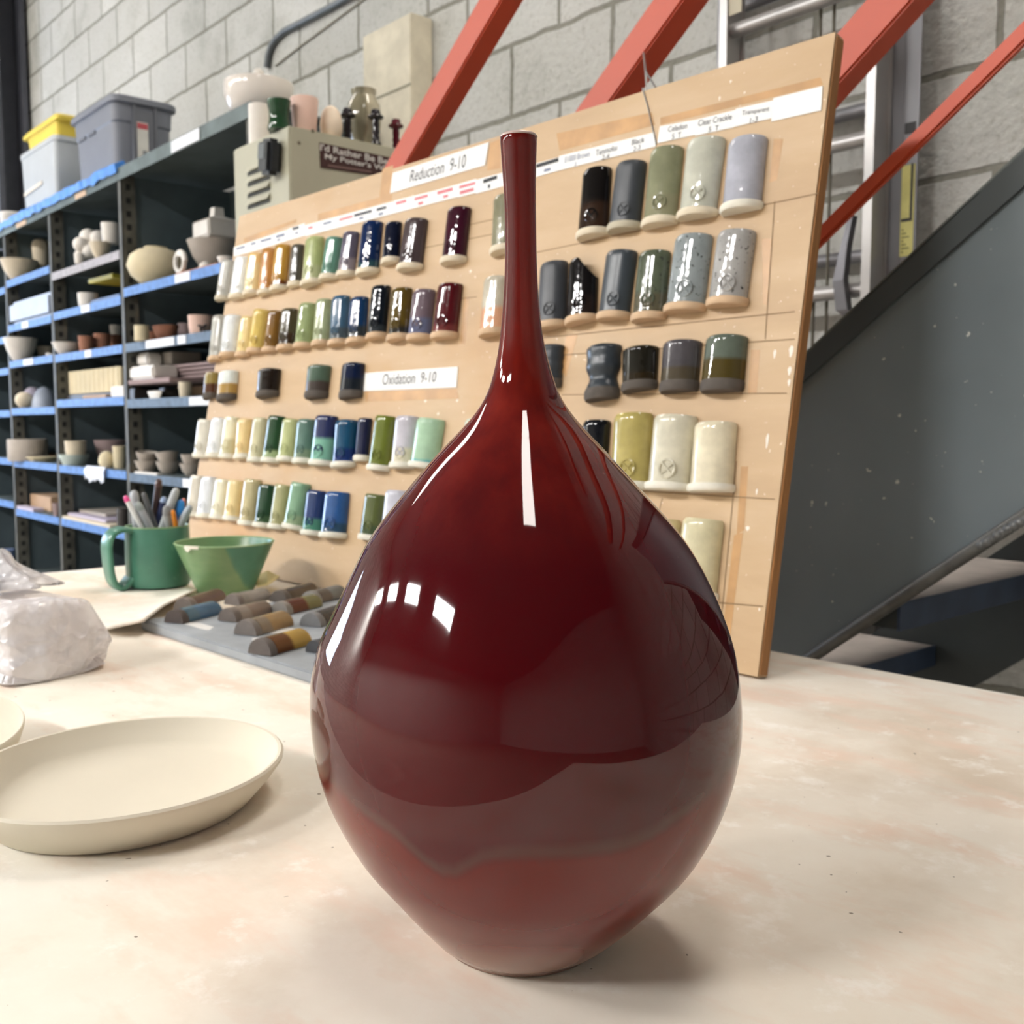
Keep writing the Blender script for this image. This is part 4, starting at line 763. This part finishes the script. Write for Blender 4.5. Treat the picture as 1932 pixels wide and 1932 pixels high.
# bay two
z=SH[(2,0)]
cx_=onY(170,470,YS+.06); k=depth(cx_)/F; cx_,k=seat(cx_,k,40*k,1)
e=empty('bubble_sculpture',(cx_.x,cx_.y,z+.001)); tag(e,'white clay sculpture made of a cluster of balls, middle bay top shelf','sculpture',GP)
for (x,y,r,dy) in ((-20,18,15,0),(-22,36,13,.02),(-16,52,12,.02),(-4,48,17,0),(2,33,14,-.04),(10,20,14,-.01),(16,45,15,.02),(27,42,12,.05),(-6,14,13,-.03)):
    link('ball',lathe([(r*k*math.sin(PI*i/10)+1e-4,-r*k*math.cos(PI*i/10)) for i in range(11)],18),m_pot['white'],e,loc=(x*k*1.25,dy,y*k+.012),smooth=PI)
pot('bowl','cup','smooth white bowl against the second post, middle bay top shelf','bowl',210,474,34,38,Y1-.04,'white',z+.062,GP); pot('bowl','bowl','beige bowl under the white bowl, middle bay top shelf','bowl',190,493,40,30,Y1-.08,'bisque',z,GP); pot('cup','cup','tiny white cup at the front of the middle bay top shelf','cup',150,499,18,19,Y1-.10,'white',z,GP)
z=SH[(2,1)]; pot('cup','cup','white cup on the middle bay second shelf','cup',166,580,36,26,Y1-.06,'white',z,GP); slab('tile_box','brown box under the yellow slab','box',199,226,566,24,Y1+.04,.2,'tan',z,GP); slab('tray','blue tray at the front of the middle bay second shelf','tray',171,226,577,10,Y1-.07,.08,mat('blue_tray','#4b6693',.5),z,GP,rz=0)
a=onY(150,553,Y1-.03); b=onY(226,536,Y1-.03)
o=link('yellow_slab',box(-.13,.12,0,.22,0,.018,.003),mat('yellow_slab','#d9cc49',.5),None,loc=((a.x+b.x)/2+.02,Y1-.03,z+.108),rot=(0,0,.05)); tag(o,'flat yellow topped slab lying on the boxes, middle bay second shelf','slab',GP)
slab('box','dark grey box carrying the yellow slab','box',158,193,563,24,Y1+.04,.18,'dark',z,GP)
z=SH[(2,2)]; pot('bowl','bowl','shallow grey white bowl, middle bay third shelf','bowl',125,656,52,22,Y1+.02,'white',z,GP)
for x,w_,h_,lb,yo in ((163,28,32,'leftmost and shortest of three terracotta cups, middle bay third shelf',0.0),(193,30,38,'middle one of three terracotta cups, middle bay third shelf',.07),(218,24,38,'rightmost of three terracotta cups, under a white cup',.15)): pot('cup','cup',lb,'cup',x,656,w_,h_,Y1-.03+yo,'terra',z,'terracotta cups on the shelving')
p=onY(218,616,Y1+.12); pot('cup','cup','small white cup stacked on the rightmost terracotta cup','cup',218,616,22,18,Y1+.12,'white',z+38*depth(p)/F+.002,GP)
z=SH[(2,3)]; a=onY(126,735,Y1); yf_=(PX[2]+.022)*Y1/a.x; a=onY(126,735,yf_); b=onY(222,735,yf_); W=b.x-a.x
bm=bmesh.new(); prf=[]
NN=11
def flut(h): return [V((x-W/2,-.012*abs(math.sin(PI*x/W*NN)),h)) for x in [W*i/66 for i in range(67)]]+[V((W/2,.15,h)),V((-W/2,.15,h))]
bm_loft(bm,[flut(0),flut(.10)]); o=link('fluted_planter',bm,m_pot['cream'],None,loc=((a.x+b.x)/2,yf_+.015,z+.027),smooth=.9); tag(o,'long scalloped cream planter, middle bay fourth shelf','planter',GP)
slab('tray','dark tray under the scalloped planter','tray',123,226,745,10,Y1-.01,.22,'dark',z,GP)
slab('slab','thin tan slab lying in front of the scalloped planter','slab',156,200,757,6,Y1-.10,.03,'tan',z,GP,.002)
o=slab('dish','white angular dish by the second post, middle bay fourth shelf','dish',209,234,757,20,Y1-.10,.04,'white',z,GP,.004,dz=.001)
z=SH[(2,4)]; pot('plate','plate','pale plate with a teal rim, middle bay fifth shelf','plate',140,873,54,20,Y1-.0,mat('teal_rim','#b9c6c0',.5),z,GP); pot('bowl','cup','grey white bowl set in the teal rimmed plate','bowl',160,864,38,33,Y1+.02,'bisque',z+.02,GP); o_=[o for o in COL.objects if o.get("label","").startswith("grey white bowl set")][0]; q_=[o for o in COL.objects if o.get('label','').startswith('pale plate with a teal')][0]; o_.location=(q_.location.x+.012,q_.location.y+.004,q_.location.z+.03); pot('bowl','bowl','brown bowl with a wavy rim, middle bay fifth shelf','bowl',208,862,56,46,Y1+.20,'mauve',z,GP,wob=.04); pot('jug','egg','small white rounded jug in front of the brown bowl','jug',202,884,30,32,Y1-.05,'cream',z,GP); pot('cup','cup','cream cup beside the small white jug','cup',226,884,24,42,Y1-.02,'cream',z,GP)
a=onY(180,888,YS-.005); bm=bmesh.new(); rings=[]
for i in range(12):
    s=i/11; x=a.x-.10+.22*s; rings.append([V((x,YS-.014-.012*abs(mn.noise(V((s*6,2,0)))),z-.05+.02*mn.noise(V((s*5,0,0))))),V((x,YS-.018,z-.01)),V((x,YS-.006,z+.010)),V((x,YS+.04,z+.004)),V((x,YS-.006,z+.0012))])
bm_loft(bm,rings); tag(link('plastic_wrap',bm,mat('white_wrap','#c9ccd6',.3,.05),smooth=1),'white plastic wrap hanging over the edge of the middle bay fifth shelf','plastic wrap',GP)
z=SH[(2,5)]
for i,(x0,x1,dz,m_,lb) in enumerate(((116,205,0,'bisque','lowest pale sheet of the pile, middle bay sixth shelf'),(128,200,.0125,'lilac','lilac grey sheet in the middle of the shelf pile'),(150,200,.025,'grey','grey sheet on top of the shelf pile'))): slab('paper_sheet',lb,'sheet',x0,x1,990,5,Y1-.06+.03*i,.2,m_,z,'sheets piled on the lower shelf',.001,dz=dz)
pot('jar','cyl','dark grey jar by the second post, middle bay sixth shelf','jar',234,1000,24,38,Y1-.06,'dark',z,GP)
# bay three
z=SH[(3,0)]; pot('vase','squat','large cream squat vase with a short collar, right bay top shelf','vase',296,527,108,74,Y1+.04,'cream',z,GP)
a=onY(330,512,Y1-.05); o=link('board',box(.02,.36,0,.05,0,.018,.002),mat('warm_wood','#b5794e',.7),None,loc=(a.x,Y1-.06,z+.001),rot=(0,0,0)); tag(o,'narrow brown wooden strip at the front of the right bay top shelf','board',GP)
pts=[]; p=onY(340,500,Y1-.035); 
for i in range(26): t=i/25*2.6*PI; pts.append((p.x+math.cos(t)*(.045-.012*i/25),p.y+.0,z+.062+math.sin(t)*(.040-.012*i/25)))
tag(link('clay_coil',tube(pts,.0085,8),m_pot['white'],smooth=1),'curled white clay coil standing on the wooden strip, right bay top shelf','clay coil',GP)
pot('figurine','egg','small white fragment on the wooden strip, right bay top shelf','figurine',388,480,30,32,Y1+.02,'white',z,GP)
o=pot('bowl','bowl','wide grey white bowl raised at the right of the right bay top shelf','bowl',404,462,100,52,Y1+.10,'grey',z+.05,GP)
pz_=o.location; k=depth(pz_)/F
bm=box(-34*k,34*k,-34*k,34*k,0,32*k,.006); bm_loft(bm,[[V((x*s*k,y*s*k,h*k)) for x,y in ((-34,-34),(34,-34),(34,34),(-34,34))] for s,h in ((1,31.5),(.30,42),(.26,58))])
o=link('bottle',bm,m_pot['white'],None,loc=(pz_.x+.03,pz_.y,pz_.z+53*k)); tag(o,'square white bottle with a short neck standing in the wide grey bowl','bottle',GP)
for i in range(2): pot('disc','plate',('lower','upper')[i]+' white disc stacked at the right of the right bay top shelf','dish',427,474,34,14,Y1+.02,'white',z+i*.03,'stacked white discs')
pot('stand','cyl','low grey stand under the wide grey bowl','stand',404,474,50,20,Y1+.10,'grey',z,GP)
z=SH[(3,1)]; pot('cup','cyl','white straight cup, right bay second shelf','cup',268,644,27,29,Y1-.11,'cream',z,GP); pot('dish','bowl','terracotta leaf shaped dish with a pinched rim','dish',313,637,66,32,Y1-.0,'brown',z,GP,sy=.6,wob=.10); pot('bowl','bowl','dark brown bowl behind the terracotta dish','bowl',290,620,32,24,Y1+.2,'brown',z,GP); pot('cup','cup','grey lilac cup behind the pink bowl','cup',350,625,28,40,Y1+.10,'mauve',z,GP)
o=pot('bowl','cup','pink bowl with a dark bird mark, right bay second shelf','bowl',380,627,48,40,Y1-.01,'pink',z,GP)
k=depth(o.location)/F; tc_=(CAM-o.location); tc_.z=0; tc_.normalize(); s2=V((-tc_.y,tc_.x,0))
bm=bmesh.new()
for (dx,dz,rx,rz) in ((4,15,5,3),(0,11,3,5),(8,18,4,2),(-3,17,4,2),(6,9,2,4)):
    bm.faces.new([bm.verts.new(tc_*(23.6*k)+s2*((dx+math.cos(a)*rx)*k*1.0)+V((0,0,(dz+math.sin(a)*rz)*k+.004))) for a in (2*PI*i/10 for i in range(10))])
link('bird_mark',bm,mat('dark_mark','#3a3232',.7),o)
slab('box','pale grey box at the back right, right bay second shelf','box',394,426,600,24,Y1+.18,.12,'grey',z,GP)
z=SH[(3,2)]
slab('slab','mauve slab board at the front, lowest on the right bay third shelf','slab',238,316,748,9,Y1-.07,.25,'mauve',z,GP,dz=.055)
slab('dish','white square dish on the mauve slab, right bay third shelf','dish',244,288,712,25,Y1-.07,.10,'white',z,GP,.008,dz=.0745); slab('cup','white square cup standing on the white square dish','cup',258,278,690,24,Y1-.06,.06,'white',z,GP,.008,dz=.128); slab('box','grey box lying on the stacked mauve slabs','box',290,324,690,24,Y1+.05,.12,'grey',z,GP,dz=.131)
for i in range(4): slab('slab',('lowest','second lowest','third','topmost')[i]+' of the mauve slabs stacked at the right, right bay third shelf','slab',300-4*i,405+2*i,715,5,Y1+.02+.004*i,.22,'mauve',z,'stacked mauve slabs',.001,dz=.076+i*.0135)
slab('box','low brown block under the stacked mauve slabs','box',330,395,752,24,Y1+.06,.12,'tan',z,GP)
for x in (250,306): slab('prop','small brown prop under the front mauve slab, '+('left' if x==250 else 'right')+' one','prop',x-6,x+4,755,20,Y1-.06,.08,'dark',z,'props under the slab')
pot('dish','plate','long white irregular dish below the mauve slabs','dish',293,755,64,14,Y1-.075,'white',z,GP,sy=.2); pot('cup','cup','small cream cup at the right, right bay third shelf','cup',350,757,24,29,Y1-.06,'bisque',z,GP)
z=SH[(3,3)]
for j,(x,w_,lb) in enumerate(((277,44,'left'),(318,46,'middle'),(361,42,'right'))):
    for i in range(2):
        o=pot('bowl','bowl',f"{('lower','upper')[i]} grey bowl of the {lb} nested stack, right bay fourth shelf",'bowl',x,893,w_-4*i,24,Y1-.02,'grey',z+i*.033,'nested grey bowls',rot=(0,(.14,-.2,.0)[j]*i,0))
slab('paper_strip','white paper strip poking over the right bay fourth shelf edge','paper',254,296,905,4,YS-.012,.02,'white',z,GP,.0008)
# ------------------------------------------------------------------ beige cabinet
YC=1.30; ca=onY(440,276,YC); cc=onY(545,236,YC); ce=onX(792,288,cc.x); zc=cc.z
m_cab=mat('beige_enamel','#b3b19c',.5,.06,5); m_cabl=m_cab
e=empty('metal_cabinet',((ca.x+cc.x)/2,(YC+ce.y)/2,0)); tag(e,'tall beige metal cabinet with louvres and a bumper sticker at the shelving end','cabinet')
w_=cc.x-ca.x; d_=ce.y-YC; print('CAB',w_,d_,zc)
link('body',box(-w_/2,w_/2,-d_/2,d_/2,0,zc,.004),m_cab,e)
bm=bmesh.new()
for y in (322,343,364,386):
    a=onY(468,y+4,YC); b=onY(510,y-9,YC); zc_=(a.z+b.z)/2; ex=e.location.x
    bm_box(bm,a.x-ex,b.x-ex,-d_/2-.0015,-d_/2+.001,zc_-.007,zc_+.002)
    
link('louvre',bm,mat('louvre_dark','#3f3f38',.7),e)
bm=bmesh.new()
for y in (322,343,364,386):
    a=onY(468,y+4,YC); b=onY(510,y-9,YC); zc_=(a.z+b.z)/2
    vs_=[bm.verts.new(V(p)) for p in ((a.x-ex,-d_/2-.0005,zc_+.016),(b.x-ex,-d_/2-.0005,zc_+.016),(b.x-ex,-d_/2-.010,zc_+.002),(a.x-ex,-d_/2-.010,zc_+.002))]; bm.faces.new(vs_)
link('louvre_hood',bm,m_cab,e)
bm=bmesh.new()
for x,y in ((564,270),(590,247),(683,264)):
    p=onX(x,y,cc.x); bm.faces.new([bm.verts.new(V((w_/2+.0008,p.y-(YC+d_/2)+.005*math.cos(a),p.z+.005*math.sin(a)))) for a in (2*PI*i/10 for i in range(10))])
link('screw',bm,mat('rusty_screw','#6d6656',.6),e)
p=onY(515,298,YC-.012); o=link('thermostat',box(-.030,.030,-.02,.02,-.044,.044,.010),mat('black_plastic','#23262a',.35,.03),None,loc=(p.x,YC-.0215,p.z),rot=(0,.13,0)); tag(o,'black thermostat box fixed askew on the beige cabinet front','thermostat')
link('screen',box(-.022,.010,-.0215,-.0205,-.006,.030),mat('lcd_grey','#5d6468',.3,.03),o); 
def onC(x,y): q=onX(x,y,cc.x); return V((w_/2+.002,q.y-(YC+d_/2),q.z))
st=link('bumper_sticker',prism([onC(602,269),onC(767,304),onC(767,340),onC(604.5,316)],V((-.0018,0,0))),mat('sticker_maroon','#3d1f1c',.5,.05),e); st['label']='maroon bumper sticker with white lettering'
bm=bmesh.new(); off=V((.0008,0,0)); fC=lambda x,y:onC(x,y)+off
for s,q in (("I'd Rather Be Behind",[(603,271),(762,305),(762,318),(603,284)]),("My Potter's Wheel",[(612,289),(752,318),(752,331),(612,303)])): fit_text(bm,s,q,fC,0,.018)
link('lettering',bm,mat('sticker_ink','#d9d6d2',.5,.02),st,fix=False)
bm=bmesh.new(); bm.faces.new([bm.verts.new(fC(*p)) for p in ((618,311),(700,323),(700,326),(618,314))]); link('small_print',bm,mat('sticker_faint','#7d625d',.6),st)
XE=cc.x
def cpot(name,kind,lb,cat_,xc,w,h,back,mt,yb=None):
    # stands on the cabinet top, `back` metres in from its right-hand edge
    X=XE-back; p=onX(xc,yb or 240,X); k=depth(p)/F; mt=m_pot[mt] if isinstance(mt,str) else mt
    o=link(name,lathe([(r*w*k/2,q*h*k) for r,q in prof_(kind)],30),mt,None,loc=(p.x,p.y,zc+.0006),smooth=.8); tag(o,lb,cat_,'pots on the beige cabinet'); return o
o=pot('cup','cyl','tall white cylinder cup on the front left corner of the cabinet','cup',489,262,38,82,YC+.055,'white',zc,'pots on the beige cabinet')
o=cpot('vase','hour','glossy dark green waisted cup on the beige cabinet','cup',527,46,56,.065,G('#24452c',None,.3,.08))
cpot('tumbler','tumbler','pale pink tumbler on the beige cabinet','tumbler',575,52,68,.06,'pink')
cpot('egg_form','egg','cream egg shaped closed form on the beige cabinet','vase',625,43,64,.055,mat('egg_cream','#ead9c3',.6))
md_=G('#241f24',None,.3,.08)
cpot('candlestick','stick','dark glazed candlestick left of the round jar','candlestick',656,31,64,.05,md_)
cpot('jar','jar','round grey green glazed jar with an olive rim on the beige cabinet','jar',687,66,112,.085,G('#b5ad95','#7f7a66',.3,.08))
cpot('candlestick','stick','dark glazed candlestick right of the round jar','candlestick',709,30,66,.02,md_)
cpot('candlestick','stick','dark red glazed candlestick nearest the orange beam','candlestick',747,29,62,.045,G('#5a1020',None,.3,.08))
# ------------------------------------------------------------------ orange beams
m_or=mat('orange_paint','#c04c2d',.45,.07,4)
bd_=-(ray(-500,2490)).normalized()     # rising to the right, parallel beams
def beam(lb,ridge,top,bot,Y,grp='orange diagonal beams',ext=(.75,1.6),name='diagonal_beam'):
    R=onY(*ridge,Y); d=bd_; n=V((-d.y,d.x,0)).normalized()
    if n.y<0: n=-n
    up=d.cross(n).normalized()
    if up.z<0: up=-up
    tp=onP(*top,R,n); h=(tp-R-d*((tp-R).dot(d))).dot(up)
    bp_=onP(*bot,R,up); w_=(bp_-R-d*((bp_-R).dot(d))).dot(n); print('BEAM',lb,h,w_)
    A=R-d*ext[0]; B=R+d*ext[1]
    bm=bmesh.new(); bm_loft(bm,[[p,p+up*h,p+up*h+n*w_,p+n*w_] for p in (A,B)]); bmesh.ops.bevel(bm,geom=bm.edges[:],offset=.003,segments=2,affect='EDGES')
    tag(link(name,bm,m_or),lb,'beam',grp)
beam('leftmost orange diagonal beam, crossing in front of the beige cabinet',(850,163),(800,180),(900,150),1.20,ext=(.55,1.7))
beam('middle orange diagonal beam above the board top edge',(1224,88),(1165,92),(1282,80),1.20,ext=(.5,1.5))
beam('wide right orange diagonal beam behind the board top right corner',(1660,68),(1607,28),(1680,96),1.20,ext=(.5,1.4))
beam('thin orange handrail crossing the ladder at the right',(1741,268),(1741,228),(1741,281),1.16,ext=(.45,1.2),grp='orange handrail',name='handrail')
# ------------------------------------------------------------------ stair
YP=1.20
m_pl=mat('slate_paint','#4b5459',.38,.10,2.5); m_pld=mat('dark_slate','#3f4648',.5,.15,6)
def onS(x,y): return onY(x,y,YP)
ta_,tb2=onS(1513,679),onS(1932,288); ba,bb=onS(1535,1230),onS(1932,966)
def along(a,b,X): return a+(b-a)*((X-a.x)/(b.x-a.x))
XL,XR=-1.25,.15
e=empty('stair',(XL,YP,0)); 
tag(e,'slate grey steel stair with a solid side panel rising to the right behind the table','stair')
def sst(name,bm,m,**k): bm.transform(Matrix.Translation((-XL,-YP,0))); return link(name,bm,m,e,**k)
m_plp,t,b=newmat('speckled_slate'); f=noisetex(t,2.5,4); cc_=ramp(t,f,[(.3,C('#6a757b')),(.7,C('#7d888f'))]); s=ramp(t,noisetex(t,85,2,rough=.45),[(.70,(0,0,0,1)),(.72,(1,1,1,1))]); t.links.new(mix(t,s,cc_,C('#c9ccc8')),b.inputs['Base Color']); b.inputs['Roughness'].default_value=.4
P_=[along(ta_,tb2,XL),along(ta_,tb2,XR),along(ba,bb,XR),along(ba,bb,XL)]
sst('side_panel',prism(P_,V((0,.008,0))),m_plp)
q1,q2=onS(1510,729),onS(1769,500)
bm=prism([along(ta_,tb2,XL)+V((0,-.006,.0)),along(ta_,tb2,XR)+V((0,-.006,0)),along(q1,q2,XR)+V((0,-.006,0)),along(q1,q2,XL)+V((0,-.006,0))],V((0,.006,0)))
sst('top_flange',bm,m_pld)
bm=prism([along(ta_,tb2,XL)+V((0,-.006,.003)),along(ta_,tb2,XR)+V((0,-.006,.003)),along(ta_,tb2,XR)+V((0,-.006,-.002)),along(ta_,tb2,XL)+V((0,-.006,-.002))],V((0,.04,0)))
sst('top_cap',bm,mat('worn_cap','#6d726f',.4,metal=.3))
r0,r1=along(ba,bb,XL)+V((0,-.004,-.006)),along(ba,bb,XR)+V((0,-.004,-.006)); sst('bottom_rail',tube([r0,r1],.0085,10),mat('bare_rail','#6c6d6b',.4,.3,30,metal=.4),smooth=1)
bm=bmesh.new(); px_=onS(1893,1010)
for i in range(9):
    p=px_+V((.006*i-.02,-.010+.002*mn.noise(V((i,0,0))),.0042*i-.012)); r=.006+.003*mn.noise(V((i*.7,3,0))); lathe([(r*math.sin(PI*k/6)+1e-4,-r*math.cos(PI*k/6)) for k in range(7)],8,bm=bm,at=p)
sst('weld_bead',bm,mat('weld_grey','#77797a',.4,.3,50,metal=.3),smooth=PI)
m_tt=mat('dusty_concrete','#b3aca8',.9,.22,9); m_tb=mat('blue_tread_edge','#3d4d68',.5,.2,15)
t2=onY(1705,1137,YP+.02); t1=onY(1438,1315,YP+.02); dX=t2.x-t1.x; dZ=t2.z-t1.z; print('STAIR',t1,t2)
YB=YP+.54
for k in range(-2,4):
    x1=t1.x+dX*k; z=t1.z+dZ*k
    sst('tread',box(x1-.25,x1-.004,YP+.03,YB,z-.004,z-.001),m_tt); sst('tread_pan',box(x1-.25,x1-.004,YP+.012,YB,z-.034,z-.004),m_pld)
    sst('tread_edge',box(x1-.004,x1,YP+.012,YB,z-.036,z),m_tb)
    sst('riser',box(x1-.256,x1-.252,YP+.012,YB,z-.036,z+.0),m_tb)
S1=V((t1.x+dX*-2.5,YB+.004,t1.z+dZ*-2.5)); S2=V((t1.x+dX*4,YB+.004,t1.z+dZ*4))
sst('far_stringer',prism([S1+V((0,0,-.115)),S2+V((0,0,-.115)),S2+V((0,0,.10)),S1+V((0,0,.10))],V((0,.012,0))),m_pld)
# ------------------------------------------------------------------ ladder
m_al=mat('aluminium','#b4b3b2',.38,.12,6,metal=.65); m_ald=mat('dull_aluminium','#86868a',.5,.12,6,metal=.5)
YL=1.90
def vx(x,Y,y=300): return onY(x,y,Y).x
lx0,lx1=vx(1362,YL),vx(1641,YL); zl=3.2
e=empty('extension_ladder',((lx0+lx1)/2,YL,0)); tag(e,'aluminium extension ladder standing against the block wall behind the stair','ladder')
def ll(name,bm,m,**k): bm.transform(Matrix.Translation((-(lx0+lx1)/2,-YL,0))); return link(name,bm,m,e,**k)
def rail(x,sg,Y,w=.016):
    bm=bmesh.new(); bm_box(bm,x-w/2-.002,x+w/2+.002,Y-.004,Y+.0,.1,zl); bm_box(bm,x-.0015 if sg>0 else x-.0015,x+.0015,Y,Y+.062,.1,zl); bm_box(bm,x-w/2,x+w/2,Y+.060,Y+.064,.1,zl); return bm
ll('rail',rail(lx0,1,YL),m_al); ll('rail',rail(lx1,-1,YL),m_al)
bx1=vx(1690,YL+.07); bx0=bx1-(lx1-lx0)-.075
ll('base_rail',rail(bx0,1,YL+.070,.02),m_ald); ll('base_rail',rail(bx1,-1,YL+.070,.028),m_ald)
zr=onY(1595,270,YL+.03).z
for k in range(-6,5):
    z=zr+.3*k; 
    if .15<z<3.15:
        ll('rung',tube([(lx0,YL+.03,z),(lx1+.002,YL+.03,z)],.0155,12),m_al,smooth=1)
        ll('base_rung',tube([(bx0,YL+.1,z+.08),(bx1,YL+.1,z+.08)],.0145,10),m_ald,smooth=1)
zq=onY(1612,555,YL).z
pts=[(lx1-.045,YL+.01,zq+.16),(lx1-.052,YL+.0,zq+.10),(lx1-.060,YL-.006,zq+.03),(lx1-.050,YL-.006,zq-.03),(lx1-.03,YL,zq-.05)]
bm=bmesh.new()
bm_loft(bm,[[V(p)+V((dx,dy,0)) for dx,dy in ((-w2,0),(w2,0),(w2,.02),(-w2,.02))] for p,w2 in zip(pts,(.005,.007,.012,.013,.008))])
ll('rung_lock',bm,mat('lock_steel','#6f6f74',.4,metal=.5))
for x in (1538,1563):
    X=vx(x,YL+.05); ll('pull_rope',tube([(X,YL+.056,.3),(X+.002,YL+.056,zl)],.0035,6),mat('rope','#6b675c',.9))
a=onY(1722,360,YL+.066); b=onY(1735,485,YL+.066)
X=bx1+.004
o=ll('warning_label',box(bx1+.0165,bx1+.044,YL+.0655,YL+.0668,onY(1720,482,YL+.066).z,onY(1720,310,YL+.066).z),mat('label_yellow','#cfc97e',.6,.1,30))
ll('rail_flange',box(bx1+.010,bx1+.048,YL+.067,YL+.070,.1,zl),m_ald)
bm=bmesh.new(); zA=onY(1720,308,YL+.064).z; zB=onY(1720,412,YL+.064).z; bm_box(bm,bx1+.036,bx1+.041,YL+.0645,YL+.0654,zB,zA); bm_box(bm,bx1+.018,bx1+.041,YL+.0645,YL+.0654,zB-.004,zB+.002)
zA=onY(1720,230,YL+.064).z; bm_box(bm,bx1+.020,bx1+.042,YL+.0645,YL+.0666,zA-.02,zA)
ll('bracket_mark',bm,mat('black_mark','#1d1d1e',.5))
bm=bmesh.new()
for i in range(7):
    z=onY(1720,430+i*7,YL+.064).z; bm_box(bm,bx1+.020,bx1+.024+.012*((i*37)%3)/2,YL+.0645,YL+.0654,z-.003,z)
ll('label_print',bm,mat('faint_print','#8d8a58',.7))
a=onY(1372,12,YL-.004)
ll('rail_sticker',box(lx0+.012,lx0+.045,YL+.0,YL+.002,a.z-.02,a.z+.05),mat('old_sticker','#bfb9a4',.7))
